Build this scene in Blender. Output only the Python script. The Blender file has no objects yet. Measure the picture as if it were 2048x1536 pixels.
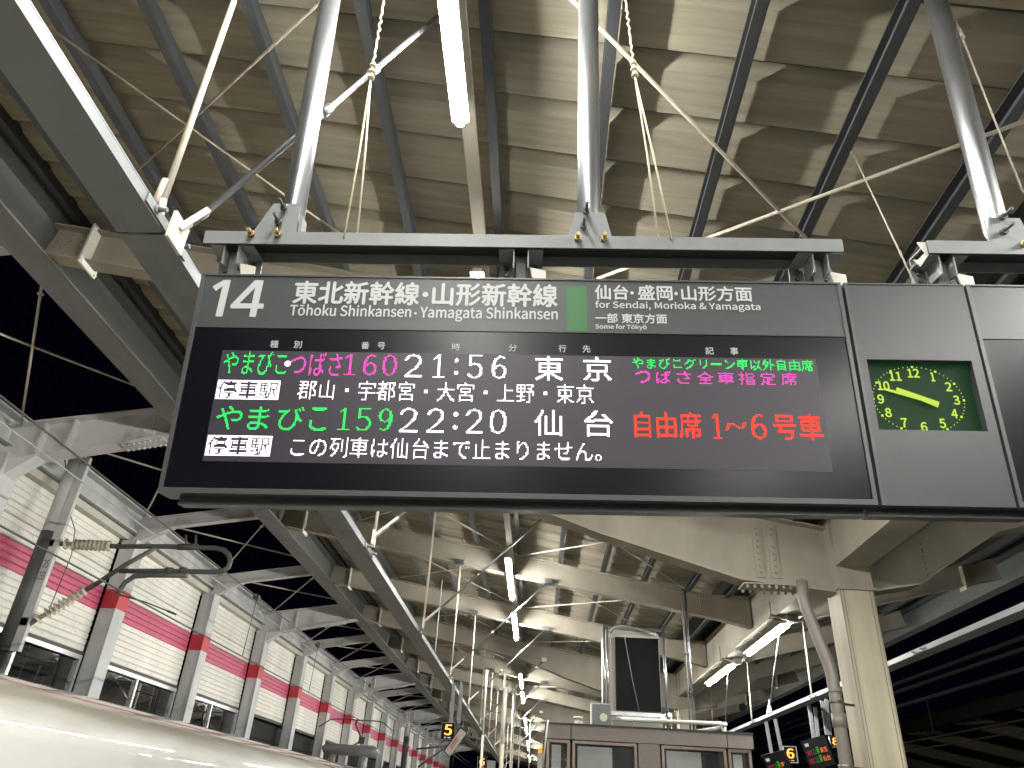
import bpy, math, random, os
import numpy as np
from mathutils import Vector, Matrix
random.seed(7)
sc = bpy.context.scene
COL = sc.collection
# ---------------------------------------------------------------- camera
FPX = 1473.784
EYE = Vector((0, 0, 1.6))
RT = Matrix(((0.99829208, 0.03062607, -0.04974908), (0.02751743, 0.50468142, 0.862867), (0.05153366, -0.86276226, 0.50297671)))
cd = bpy.data.cameras.new('camera'); cam = bpy.data.objects.new('camera', cd); COL.objects.link(cam)
cd.sensor_width = 36; cd.lens = FPX / 2048 * 36; cd.clip_start = .05; cd.clip_end = 600
r_, d_, f_ = (Vector((RT[0][i], RT[1][i], RT[2][i])) for i in range(3))
cam.matrix_world = Matrix(((r_.x, -d_.x, -f_.x, EYE.x), (r_.y, -d_.y, -f_.y, EYE.y), (r_.z, -d_.z, -f_.z, EYE.z), (0, 0, 0, 1)))
sc.camera = cam
# ---------------------------------------------------------------- night sky, exposure
w = bpy.data.worlds.new('World'); sc.world = w; w.use_nodes = True
bg = w.node_tree.nodes['Background']; bg.inputs[0].default_value = (.2, .25, 1., 1); bg.inputs[1].default_value = .0022
sc.view_settings.view_transform = 'Standard'; sc.view_settings.look = 'None'
sc.view_settings.exposure = 0.0; sc.view_settings.gamma = 1
LAMP = 385.0          # strength of the lit tubes
sc.cycles.use_denoising = True
sc.cycles.max_bounces = 7; sc.cycles.diffuse_bounces = 4; sc.cycles.glossy_bounces = 3
sc.cycles.sample_clamp_indirect = 6
sc.render.use_persistent_data = False

def ray(px, py):
    return RT @ Vector((px - 1024, py - 768, FPX))
def at(px, py, X=None, Y=None, Z=None):
    r = ray(px, py)
    t = (X - EYE.x) / r.x if X is not None else (Y - EYE.y) / r.y if Y is not None else (Z - EYE.z) / r.z
    return EYE + r * t
def roofpt(px, py, a=4.93, s=.17):      # a point on the sloping plane z = a - s x
    r = ray(px, py); t = (a - EYE.z) / (r.z + s * r.x)
    return EYE + r * t

# ---------------------------------------------------------------- materials
def mat(name, col, rough=.6, metal=0., coat=0., noise=0., nscale=3., stain=None, bump=0., stretch=(1, 1, 1), spec=.5, streak=None):
    m = bpy.data.materials.new(name); m.use_nodes = True; nt = m.node_tree; b = nt.nodes['Principled BSDF']
    b.inputs['Base Color'].default_value = (*col, 1); b.inputs['Roughness'].default_value = rough
    b.inputs['Metallic'].default_value = metal; b.inputs['Coat Weight'].default_value = coat; b.inputs['Coat Roughness'].default_value = .04
    b.inputs['Specular IOR Level'].default_value = spec
    if noise or stain or bump:
        tc = nt.nodes.new('ShaderNodeTexCoord'); mp = nt.nodes.new('ShaderNodeMapping'); mp.inputs['Scale'].default_value = stretch
        geo = nt.nodes.new('ShaderNodeNewGeometry'); nt.links.new(geo.outputs['Position'], mp.inputs[0])
        n = nt.nodes.new('ShaderNodeTexNoise'); n.inputs['Scale'].default_value = nscale; n.inputs['Detail'].default_value = 8; n.inputs['Roughness'].default_value = .65
        nt.links.new(mp.outputs[0], n.inputs['Vector'])
        cr = nt.nodes.new('ShaderNodeValToRGB')
        cr.color_ramp.elements[0].position = .3; cr.color_ramp.elements[1].position = .72
        lo = stain if stain else tuple(c * (1 - noise) for c in col)
        hi = tuple(min(1, c * (1 + noise * .7)) for c in col)
        cr.color_ramp.elements[0].color = (*lo, 1); cr.color_ramp.elements[1].color = (*hi, 1)
        if stain:
            e = cr.color_ramp.elements.new(.45); e.color = (*col, 1)
        nt.links.new(n.outputs[0], cr.inputs[0]); src = cr.outputs[0]
        if streak:
            mp2 = nt.nodes.new('ShaderNodeMapping'); mp2.inputs['Scale'].default_value = streak; nt.links.new(geo.outputs['Position'], mp2.inputs[0])
            n2 = nt.nodes.new('ShaderNodeTexNoise'); n2.inputs['Scale'].default_value = 1; n2.inputs['Detail'].default_value = 6; nt.links.new(mp2.outputs[0], n2.inputs['Vector'])
            mr = nt.nodes.new('ShaderNodeMapRange'); mr.inputs[1].default_value = .3; mr.inputs[2].default_value = .7; mr.inputs[3].default_value = .8; mr.inputs[4].default_value = 1.1
            nt.links.new(n2.outputs[0], mr.inputs[0])
            mx = nt.nodes.new('ShaderNodeVectorMath'); mx.operation = 'MULTIPLY'
            nt.links.new(src, mx.inputs[0]); nt.links.new(mr.outputs[0], mx.inputs[1]); src = mx.outputs[0]
        nt.links.new(src, b.inputs['Base Color'])
        if bump:
            bp = nt.nodes.new('ShaderNodeBump'); bp.inputs['Strength'].default_value = bump; bp.inputs['Distance'].default_value = .01
            nt.links.new(n.outputs[0], bp.inputs['Height']); nt.links.new(bp.outputs[0], b.inputs['Normal'])
    return m
def emit(name, col, s):
    m = bpy.data.materials.new(name); m.use_nodes = True; b = m.node_tree.nodes['Principled BSDF']
    b.inputs['Base Color'].default_value = (0, 0, 0, 1); b.inputs['Specular IOR Level'].default_value = 0
    b.inputs['Emission Color'].default_value = (*col, 1); b.inputs['Emission Strength'].default_value = s
    return m
M = dict(
    roof=mat('roof_sheet', (.32, .29, .22), .8, spec=.12, noise=.14, nscale=1.4, bump=.05, streak=(1.2, 26, 1), stretch=(.6, 2.5, 1)),
    purlin=mat('purlin_paint', (.05, .054, .059), .5, noise=.25, nscale=2.5, stain=(.085, .09, .095), stretch=(6, 1.4, 6)),
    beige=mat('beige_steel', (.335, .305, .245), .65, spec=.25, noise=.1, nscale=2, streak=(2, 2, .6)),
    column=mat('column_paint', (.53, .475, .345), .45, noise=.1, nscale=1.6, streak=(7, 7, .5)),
    darksteel=mat('dark_edge_steel', (.13, .135, .125), .55, noise=.3, nscale=1.5, stretch=(3, .5, 3)),
    rail=mat('hanging_beam_paint', (.165, .175, .18), .5, noise=.14, nscale=3, stain=(.11, .117, .12), stretch=(1, .8, 1)),
    bracket=mat('white_bracket', (.6, .59, .52), .5, noise=.1),
    frame=mat('frame_grey', (.2, .21, .213), .42, noise=.12, nscale=8, spec=.4),
    framedark=mat('frame_dark', (.022, .024, .027), .5),
    galv=mat('galvanised_pipe', (.38, .39, .41), .3, metal=.92, noise=.22, nscale=9, stretch=(1, 1, .35)),
    rod=mat('ivory_rod', (.55, .5, .4), .5, noise=.15, nscale=8),
    brownrod=mat('weathered_rod', (.3, .26, .2), .6, noise=.3, nscale=12),
    rope=mat('hemp_rope', (.52, .46, .33), .8, noise=.2, nscale=30),
    brass=mat('brass_bolt', (.62, .5, .25), .3, metal=.9),
    bolt=mat('steel_bolt', (.1, .1, .1), .4, metal=.6),
    signgrey=mat('sign_housing', (.054, .0595, .0615), .38, noise=.06, nscale=30, spec=.45),
    signedge=mat('sign_edge', (.065, .07, .07), .35, spec=.5),
    screen=mat('screen_glass', (.004, .004, .007), .25, spec=.3),
    ledbase=mat('led_matrix_base', (.024, .021, .027), .42, spec=.45, noise=.08, nscale=120),
    letter=mat('white_lettering', (.47, .48, .475), .5),
    green=mat('green_square', (.024, .12, .036), .5),
    dial=mat('clock_dial', (.006, .018, .008), .6, spec=.1),
    wallwhite=mat('barrier_white', (.84, .82, .74), .5, noise=.07, nscale=1.3, streak=(1, 1, .4)),
    wallpink=mat('barrier_pink', (.56, .105, .19), .5, noise=.1, nscale=2),
    post=mat('post_paint', (.52, .53, .52), .5, noise=.12, nscale=2.2, streak=(4, 4, .5)),
    red=mat('post_red', (.5, .045, .06), .5, noise=.1),
    trackbeam=mat('track_beam_paint', (.52, .52, .51), .5, noise=.14, nscale=1.8, stain=(.33, .29, .28)),
    alu=mat('window_aluminium', (.6, .61, .62), .35, metal=.5),
    glass=mat('dark_window', (.012, .013, .014), .02, spec=.8),
    void=mat('dark_opening', (.006, .006, .008), .8),
    brown=mat('brown_shutter_box', (.06, .05, .045), .6),
    train=mat('train_paint', (.56, .56, .53), .5, coat=1., spec=.2, noise=.04, nscale=.8),
    grime=mat('roof_grime', (.34, .29, .2), .6, noise=.35, nscale=3, stain=(.6, .56, .46), stretch=(2, .35, 2)),
    mast=mat('mast_light', (.5, .5, .48), .5, noise=.15, nscale=5),
    mastdark=mat('mast_sleeve', (.075, .08, .082), .5, noise=.2, nscale=6),
    pipe=mat('cantilever_pipe', (.085, .088, .086), .5, noise=.2, nscale=9),
    insul=mat('porcelain', (.56, .52, .40), .25, noise=.08, spec=.7),
    wire=mat('wire', (.07, .065, .06), .5), wirelight=mat('wire_light', (.4, .39, .36), .5),
    kiosk=mat('kiosk_cladding', (.21, .178, .158), .42, noise=.05, nscale=12, spec=.5),
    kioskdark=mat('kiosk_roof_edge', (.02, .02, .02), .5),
    kioskframe=mat('kiosk_frame', (.28, .22, .175), .4, metal=.3),
    kioskglass=mat('kiosk_glass', (.05, .055, .055), .02, spec=1.), lit_interior_panel=mat('lit_interior_tone', (.88, .9, .86), .6, noise=.25, nscale=1.5),
    panel=mat('ivory_sheet', (.5, .48, .41), .5, noise=.08),
    black=mat('black_board', (.006, .0065, .007), .5, spec=.12),
    drain=mat('drain_pipe_grey', (.22, .20, .17), .4, noise=.12, nscale=5),
    box=mat('box_grey', (.2, .21, .2), .5, noise=.15, nscale=12),
    lens=mat('ivory_disc', (.7, .68, .55), .4),
    asphalt=mat('platform_paving', (.12, .115, .105), .75, noise=.25, nscale=5),
    ballast=mat('ballast', (.07, .065, .06), .9, noise=.5, nscale=12),
    safety=mat('yellow_strip', (.6, .45, .05), .6),
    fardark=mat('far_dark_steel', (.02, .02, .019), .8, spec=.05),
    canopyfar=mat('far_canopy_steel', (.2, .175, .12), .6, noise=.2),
    tube=emit('lit_tube', (1., .985, .93), LAMP),
    ledwhite=emit('led_white', (1., .88, 1.), 3.0), ledgreen=emit('led_green', (.04, 1., .16), 1.5),
    ledpink=emit('led_pink', (1., .09, .58), 1.6), ledred=emit('led_red', (1., .045, .02), 2.6),
    ledorange=emit('led_orange', (1., .36, .06), 3.2), ledyellow=emit('clock_yellow', (.62, .82, .1), 1.05),
    dialglow=emit('dial_glow', (.012, .05, .02), 1), beacon=emit('beacon_orange', (1., .33, .03), 1.6),
    dispwhite=emit('display_print', (.8, .8, .75), .6),
)
# the wire on the dial: dark green dial gives off a faint glow
b = M['dial'].node_tree.nodes['Principled BSDF']; b.inputs['Emission Color'].default_value = (.012, .055, .02, 1); b.inputs['Emission Strength'].default_value = .45
b = M['ledbase'].node_tree.nodes['Principled BSDF']; b.inputs['Emission Color'].default_value = (.034, .027, .042, 1); b.inputs['Emission Strength'].default_value = .45  # faint violet glow added to the unlit LED base

# ---------------------------------------------------------------- mesh helpers
class MB:
    def __init__(s): s.v = []; s.f = []; s.sm = []
    def add(s, vs, fs, smooth=False):
        o = len(s.v); s.v += [tuple(v) for v in vs]; s.f += [tuple(i + o for i in f) for f in fs]; s.sm += [smooth] * len(fs); return s
    def box(s, c, size, m=None):
        c = Vector(c); hx, hy, hz = (x / 2 for x in size); vs = []
        for z in (-hz, hz):
            for x, y in ((-hx, -hy), (hx, -hy), (hx, hy), (-hx, hy)):
                p = Vector((x, y, z)); vs.append(c + (m @ p if m else p))
        return s.add(vs, [(3, 2, 1, 0), (4, 5, 6, 7), (0, 1, 5, 4), (1, 2, 6, 5), (2, 3, 7, 6), (3, 0, 4, 7)])
    def span(s, a, b): a, b = Vector(a), Vector(b); return s.box((a + b) / 2, [abs(x) for x in (b - a)])
    def bar(s, p, q, wd, h, up=(0, 0, 1), ox=0., oz=0.):
        p, q = Vector(p), Vector(q); d = (q - p).normalized(); up = Vector(up); x = d.cross(up)
        if x.length < 1e-4: x = d.cross(Vector((0, 1, 0)))
        x.normalize(); z = x.cross(d); vs = []
        for e in (p, q):
            for a, c in ((-1, -1), (1, -1), (1, 1), (-1, 1)): vs.append(e + x * (a * wd / 2 + ox) + z * (c * h / 2 + oz))
        return s.add(vs, [(0, 1, 2, 3), (7, 6, 5, 4), (4, 5, 1, 0), (5, 6, 2, 1), (6, 7, 3, 2), (7, 4, 0, 3)])
    def ibeam(s, p, q, wd, h, tf=.014, tw=.01, up=(0, 0, 1)):   # p, q on the bottom
        s.bar(p, q, wd, tf, up, 0, tf / 2); s.bar(p, q, wd, tf, up, 0, h - tf / 2); s.bar(p, q, tw, h - 2 * tf, up, 0, h / 2); return s
    def tube(s, p, q, r, n=10, r2=None, cap=True):
        return s.path([p, q], r, n, [r, r if r2 is None else r2], cap)
    def path(s, pts, r, n=8, rs=None, cap=True):
        pts = [Vector(p) for p in pts]; vs = []; fs = []; px = None
        for i, p in enumerate(pts):
            d = (pts[min(i + 1, len(pts) - 1)] - pts[max(i - 1, 0)]).normalized()
            x = (px - d * px.dot(d)) if px is not None else d.cross(Vector((0, 0, 1)) if abs(d.z) < .9 else Vector((1, 0, 0)))
            x.normalize(); px = x; y = d.cross(x); rr = rs[i] if rs else r
            for k in range(n):
                a = 2 * math.pi * k / n; vs.append(p + (x * math.cos(a) + y * math.sin(a)) * rr)
        for i in range(len(pts) - 1):
            for k in range(n):
                a, b_ = i * n + k, i * n + (k + 1) % n; fs.append((a, b_, b_ + n, a + n))
        s.add(vs, fs, True)
        if cap:
            o = len(s.v) - len(vs); s.f += [tuple(o + k for k in range(n - 1, -1, -1)), tuple(o + (len(pts) - 1) * n + k for k in range(n))]; s.sm += [False, False]
        return s
    def prism(s, poly, d):       # poly: 3-D points of one face, d: thickness vector
        n = len(poly); poly = [Vector(p) for p in poly]; d = Vector(d)
        return s.add(poly + [p + d for p in poly], [tuple(range(n - 1, -1, -1)), tuple(range(n, 2 * n))] + [(i, (i + 1) % n, (i + 1) % n + n, i + n) for i in range(n)])
    def ring(s, c, nrm, r, t, n=14):
        c, nrm = Vector(c), Vector(nrm).normalized(); x = nrm.cross(Vector((0, 0, 1)) if abs(nrm.z) < .9 else Vector((1, 0, 0))).normalized(); y = nrm.cross(x)
        return s.path([c + x * (r * math.cos(a)) + y * (r * math.sin(a)) for a in [2 * math.pi * k / n for k in range(n + 1)]], t, 6)
    def disc(s, c, nrm, r, h, n=12):
        c, nrm = Vector(c), Vector(nrm).normalized(); return s.tube(c, c + nrm * h, r, n)
    def mesh(s, name, m):
        me = bpy.data.meshes.new(name); me.from_pydata(s.v, [], s.f); me.polygons.foreach_set('use_smooth', s.sm)
        me.materials.append(M[m]); me.update(); return me
    def build(s, name, m, parent=None, loc=None):
        o = bpy.data.objects.new(name, s.mesh(name, m)); COL.objects.link(o); o.parent = parent
        if loc is not None: o.location = loc
        return o
def thing(name, label, cat, group=None, loc=(0, 0, 0), rot=None):
    o = bpy.data.objects.new(name, None); COL.objects.link(o); o.location = loc
    if rot: o.rotation_euler = rot
    o.empty_display_size = .1; o['label'] = label; o['category'] = cat
    if group: o['group'] = group
    return o
def tag(o, label, cat, group=None):
    o['label'] = label; o['category'] = cat
    if group: o['group'] = group
    return o
def struct(name, mb, m): o = mb.build(name, m); o['kind'] = 'structure'; return o
def stuff(o): o['kind'] = 'stuff'; return o
def place(me, name, parent, loc, mtx=None):
    o = bpy.data.objects.new(name, me); COL.objects.link(o); o.parent = parent
    if mtx is not None: o.matrix_local = Matrix.Translation(loc) @ mtx
    else: o.location = loc
    return o
V = Vector
BAY = 3.3; Y0 = 7.95
def RZ(x): return 1.6 + 3.07 - .17 * x          # bottom of the rafters, left half
def RR(x): return 1.6 + 2.52 + .25 * (x - 3.25)  # right half
XV = 3.25
COUNT = ['first', 'second', 'third', 'fourth', 'fifth', 'sixth', 'seventh', 'eighth', 'ninth', 'tenth', 'eleventh', 'twelfth', 'thirteenth', 'fourteenth']

# ================================================================ the setting
struct('platform_floor', MB().span((-3.15, -16, -.3), (8.0, 72, 0)), 'asphalt')
struct('platform_edge_line', MB().span((-2.5, -16, .001), (-2.2, 72, .006)).span((7.0, -16, .001), (7.3, 72, .006)), 'safety')
struct('track_bed', MB().span((-60, -60, -1.8), (80, 240, -1.45)), 'ballast')
r = MB()
for x in (-5.37, -3.93, 9.0, 10.44): r.bar((x, -30, -1.25), (x, 120, -1.25), .07, .15)
struct('track_rails', r, 'wire')

# ================================================================ noise barrier wall on the far side of the track
wall = thing('noise_barrier', 'tall white ribbed barrier wall with pink stripe and red banded posts beyond the track', 'barrier wall')
XW = -6.65; NP = 19
PY = [Y0 - .02 + BAY * k * .985 for k in range(-2, NP - 2)]
zt, zb, st, sb = 1.6 + 3.41, 1.6 + 1.71, 1.6 + 2.63, 1.6 + 2.345
NB = 20; bh = (zt - zb) / NB; PW = .30
L = PY[1] - PY[0] - PW
def board(m):
    g = MB(); prof = [(0, 0), (.011, .012), (.011, bh - .016), (0, bh - .004), (-.02, bh - .004), (-.02, 0)]
    g.prism([V((x, 0, z)) for x, z in prof], (0, L, 0)); return g.mesh('wall_board', m)
bw, bp = board('wallwhite'), board('wallpink')
far_w, far_p = MB(), MB()
nb = 0
for k in range(len(PY) - 1):
    for i in range(NB):
        z = zb + i * bh; pink = sb - .045 < z < st - .045
        if 1 <= k <= 14 and nb < 290:
            place(bp if pink else bw, 'wall_board', wall, (XW, PY[k] + PW / 2, z)); nb += 1
        else:
            (far_p if pink else far_w).box((XW + .0, PY[k] + PW / 2 + L / 2, z + bh / 2 - .004), (.04, L, bh - .012))
stuff(far_w.build('distant_white_boards', 'wallwhite', wall)); stuff(far_p.build('distant_pink_boards', 'wallpink', wall))
rv = MB()
for k in range(1, 6):
    for i in range(0, NB, 2):
        z = zb + i * bh + bh / 2
        for j in range(10):
            y = PY[k] + PW / 2 + .15 + j * .29 + (.14 if i % 4 else 0)
            if y < PY[k + 1] - .2: rv.disc((XW + .0095, y, z), (1, 0, 0), .006, .005, 6)
stuff(rv.build('rivets', 'framedark', wall))
pm = MB().box((-.12, 0, 0), (.24, .22, 6.1)).box((.01, 0, 0), (.02, .3, 6.1)).mesh('wall_post', 'post')
bm_ = MB().box((-.118, 0, 0), (.25, .226, .285)).box((.01, 0, 0), (.026, .306, .285)).mesh('red_band', 'red')
for y in PY:
    place(pm, 'wall_post', wall, (XW + .27, y, 1.95)); place(bm_, 'red_band', wall, (XW + .27, y, (st + sb) / 2))
    # haunch bracket at the head of the post
MB().span((XW - .1, PY[0], zt + .0), (XW + .12, PY[-1], zt + .1)).build('head_trim', 'panel', wall)
tb = MB(); tb.span((XW - .12, PY[0] - 2, zt + .12), (XW + .2, PY[-1], zt + .15)); tb.span((XW + .03, PY[0] - 2, zt + .15), (XW + .06, PY[-1], zt + .47)); tb.span((XW - .12, PY[0] - 2, zt + .47), (XW + .2, PY[-1], zt + .5))
tb.build('top_beam', 'post', wall)
MB().span((XW - .16, PY[0], -1.5), (XW - .12, PY[-1], zb + .2)).build('dark_gap_sheet', 'void', wall)  # near-black sheet stands in for the open darkness behind the wall
wf = MB().bar((0, 0, 0), (0, L, 0), .06, .06).bar((0, .02, 0), (0, .02, -2.2), .05, .05).bar((0, L - .02, 0), (0, L - .02, -2.2), .05, .05).bar((0, L / 2, 0), (0, L / 2, -2.2), .05, .06).mesh('window_frame', 'alu')
gl = MB().box((0, L * .25, -1.1), (.01, L * .5 - .06, 2.1)).mesh('window_pane', 'glass')
sh = MB().box((0, L / 2, 0), (.1, L, .045)).mesh('shutter_box', 'brown')
for k in range(0, 5):
    y = PY[k] + PW / 2
    place(sh, 'shutter_box', wall, (XW - .02, y, zb - .03))
    f = place(wf, 'window_frame', wall, (XW - .0, y, zb - .085))
    for h in (0, .5):
        place(gl, 'window_pane', f, (-.02, L * h, 0))
for k in range(5, len(PY) - 1):
    place(sh, 'shutter_box', wall, (XW - .02, PY[k] + PW / 2, zb - .04))

# ================================================================ steel frame over the track, between wall and canopy
tf_ = thing('track_cover_frame', 'grey steel beams and crossed rods bridging the dark gap over the track', 'steel frame')
XF = -4.37
small = MB().ibeam((XW + .1, 0, 1.6 + 3.56), (XF + .05, 0, 1.6 + 3.93), .12, .2, .014, .012)
for sx in (XW + .3,): small.prism([V((XW + .2, -.06, zt - .05)), V((XW + .75, -.06, 1.6 + 3.66)), V((XW + .2, -.06, 1.6 + 3.58))], (0, .12, 0))
small = small.mesh('cross_beam', 'trackbeam')
mg = MB(); a, b_ = V((XW + .1, 0, 1.6 + 3.28)), V((XF + .05, 0, 1.6 + 3.74))
mg.bar(a, b_, .22, .02, oz=.01); mg.bar((XW + .1, 0, 1.6 + 3.78), (XF + .05, 0, 1.6 + 4.14), .22, .02)
mg.prism([V((a.x, -.008, a.z + .02)), V((b_.x, -.008, b_.z + .02)), V((b_.x, -.008, 1.6 + 4.14)), V((a.x, -.008, 1.6 + 3.78))], (0, .016, 0))
for x in (-6.1, -5.75): mg.box((x, 0, 1.6 + 3.53 + (x + 6.55) * .19), (.03, .2, .4))
mg.prism([V((XW + .2, -.1, zt - .35)), V((XW + .62, -.1, 1.6 + 3.4)), V((XW + .2, -.1, 1.6 + 3.3))], (0, .2, 0))
mgm = mg.mesh('main_beam', 'trackbeam')
zb_at = lambda x: 1.6 + 3.28 + (x + 6.55) * .2063
bl = MB(); bl.bar((-5.1, 0, zb_at(-5.1) - .006), (-4.6, 0, zb_at(-4.6) - .006), .2, .012); bl.box((-4.85, -.014, zb_at(-4.85) + .2), (.16, .012, .28))
for i in range(8):
    x = -5.07 + .063 * i
    for s in (-.07, .07): bl.disc((x, s, zb_at(x) - .012), (0, 0, -1), .014, .022, 8)
for x in (-4.9, -4.8):
    for z in (.1, .17, .24, .31): bl.disc((x, -.02, zb_at(x) + z), (0, -1, 0), .012, .018, 8)
blm = bl.mesh('splice_plate', 'trackbeam')
for i, y in enumerate(PY):
    k = i - 2
    if k % 3 == 0:
        o = place(mgm, 'main_beam', tf_, (0, y, 0)); place(blm, 'splice_plate', o, (0, 0, 0))
    else: place(small, 'cross_beam', tf_, (0, y, 0))
for i in range(len(PY) - 1):
    y, y2 = PY[i], PY[i + 1]; z = 1.6 + 3.8
    for p, q in (((XW + .25, y + .1, z), (XF, y2 - .1, z + .3)), ((XF, y + .1, z + .27), (XW + .25, y2 - .1, z - .03))):
        rb = MB().tube(p, q, .013, 6); m_ = V(p).lerp(V(q), .22); dd = (V(q) - V(p)).normalized()
        rb.ring(m_, (0, 0, 1), .025, .008, 8); rb.build('brace_rod', 'rod', tf_)

# ================================================================ platform canopy
can = thing('platform_canopy', 'butterfly platform roof of beige ribbed sheet on dark purlins and beige steel rafters', 'canopy')
PITCH = .389
def roof_sheet(x0, x1, s, z0):       # profile of one pitch in Y, run along X with slope s
    prof = [(0, 0), (.012, .075), (.055, .075), (.1, .0), (PITCH, .0)]
    prof = [(0, 0), (0, .11), (.036, .11), (.04, .055), (.115, 0), (PITCH - .004, 0)]
    g = MB(); vs = []
    for x in (x0, x1):
        for y, z in prof: vs.append((x, y, z0 + s * x + z))
        for y, z in reversed(prof): vs.append((x, y, z0 + s * x + z + .008))
    n = len(prof) * 2
    fs = [tuple(range(n)), tuple(range(2 * n - 1, n - 1, -1))] + [(i, i + n, (i + 1) % n + n, (i + 1) % n) for i in range(n)]
    return g.add(vs, fs)
ZR = 1.6 + 3.55
left = roof_sheet(-4.3, 2.62, -.17, ZR); lm = left.mesh('roof_panel', 'roof')
rs = roof_sheet(3.95, 7.2, .25, RR(XV) + .48 - .25 * XV); rm = rs.mesh('roof_panel', 'roof')
fl, fr = MB(), MB(); yk = 2.446 - PITCH * 6
for k in range(-26, 170):
    y = yk + k * PITCH
    if 0 <= k < 70: place(lm, 'roof_panel', can, (0, y, 0))
    else: fl.add([(a, b + y, c) for a, b, c in left.v], left.f)
    if 12 <= k < 60: place(rm, 'roof_panel', can, (0, y, 0))
    else: fr.add([(a, b + y, c) for a, b, c in rs.v], rs.f)
stuff(fl.build('distant_roof_sheeting', 'roof', can)); stuff(fr.build('distant_roof_sheeting', 'roof', can))
YA, YB = -9, 67
for x in [-3.66, -2.98, -2.33, -1.69, -1.04, -.38, .26, .92, 1.54, 2.2, 2.75]:
    z = 1.6 + 3.40 - .17 * x
    g = MB().span((x + .022, YA, z), (x + .03, YB, z + .1)).span((x - .028, YA, z - .001), (x + .022, YB, z + .007)).span((x - .028, YA, z + .093), (x + .022, YB, z + .1))
    g.span((x - .028, YA, z + .007), (x - .022, YB, z + .02))
    g.build('purlin', 'purlin', can)
for x in (4.1, 4.9, 5.7, 6.5, 7.1):
    z = RR(x) + .34; MB().bar((x, YA, z), (x, YB, z), .06, .1).build('purlin', 'purlin', can)
# gutter and valley girder
MB().span((2.62, YA, 1.6 + 3.16), (3.9, YB, 1.6 + 3.2)).build('gutter_soffit', 'framedark', can)
g = MB(); g.span((XV - .17, YA, 1.6 + 2.43), (XV + .17, YB, 1.6 + 2.45)); g.span((XV - .012, YA, 1.6 + 2.45), (XV + .012, YB, 1.6 + 2.98)); g.span((XV - .17, YA, 1.6 + 2.98), (XV + .17, YB, 1.6 + 3.0))
g.span((XV - .15, YA, 1.6 + 2.451), (XV - .13, YB, 1.6 + 2.979))
g.build('valley_girder', 'beige', can)
# edge beam (dark I section) on the track side
g = MB(); z = 1.6 + 3.74
g.span((XF - .06, YA, z), (XF + .24, YB, z + .018)); g.span((XF + .08, YA, z + .018), (XF + .1, YB, z + .42)); g.span((XF - .06, YA, z + .42), (XF + .24, YB, z + .44))
g.build('edge_beam', 'darksteel', can)
z = RR(7.2); MB().span((7.15, YA, z - .05), (7.35, YB, z + .5)).build('edge_beam', 'darksteel', can)
MB().span((XF + .3, YA, 1.6 + 4.15), (XF + .36, YB, 1.6 + 4.25)).build('purlin', 'purlin', can)
# rafters
def rafter_meshes():
    g = MB(); g.ibeam((XF + .12, 0, RZ(XF + .12)), (2.55, 0, RZ(2.55)), .15, .32, .013, .012)
    g.prism([V((2.35, -.07, RZ(2.35) + .01)), V((3.08, -.07, RZ(3.08) - .02)), V((3.08, -.07, 1.6 + 2.98)), V((2.35, -.07, RZ(2.35) + .31))], (0, .14, 0))
    s = MB(); s.box((-3.82, 0, RZ(-3.82) + .15), (.018, .24, .4)); 
    for a in (-.1, .1):
        for b2 in (-.03, .33): s.disc((-3.81, a, RZ(-3.82) + b2), (1, 0, 0), .012, .01, 8)
    b3 = MB()
    for i in range(3):
        for j in range(4): b3.disc((-4.15 + .1 * i, -.006, RZ(-4.1) + .06 + .07 * j), (0, -1, 0), .013, .016, 8)
    b3.box((-4.02, -.009, RZ(-4.02) + .16), (.3, .006, .27))
    rr = MB(); rr.ibeam((3.42, 0, RR(3.42)), (6.9, 0, RR(6.9)), .15, .3, .013, .012)
    rr.box((6.3, 0, RR(6.3) + .12), (.02, .2, .36))
    return g.mesh('rafter', 'beige'), s.mesh('end_plate', 'bracket'), b3.mesh('splice_plate', 'beige'), rr.mesh('rafter', 'beige')
ra, ep, spm, rr_ = rafter_meshes()
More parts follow.
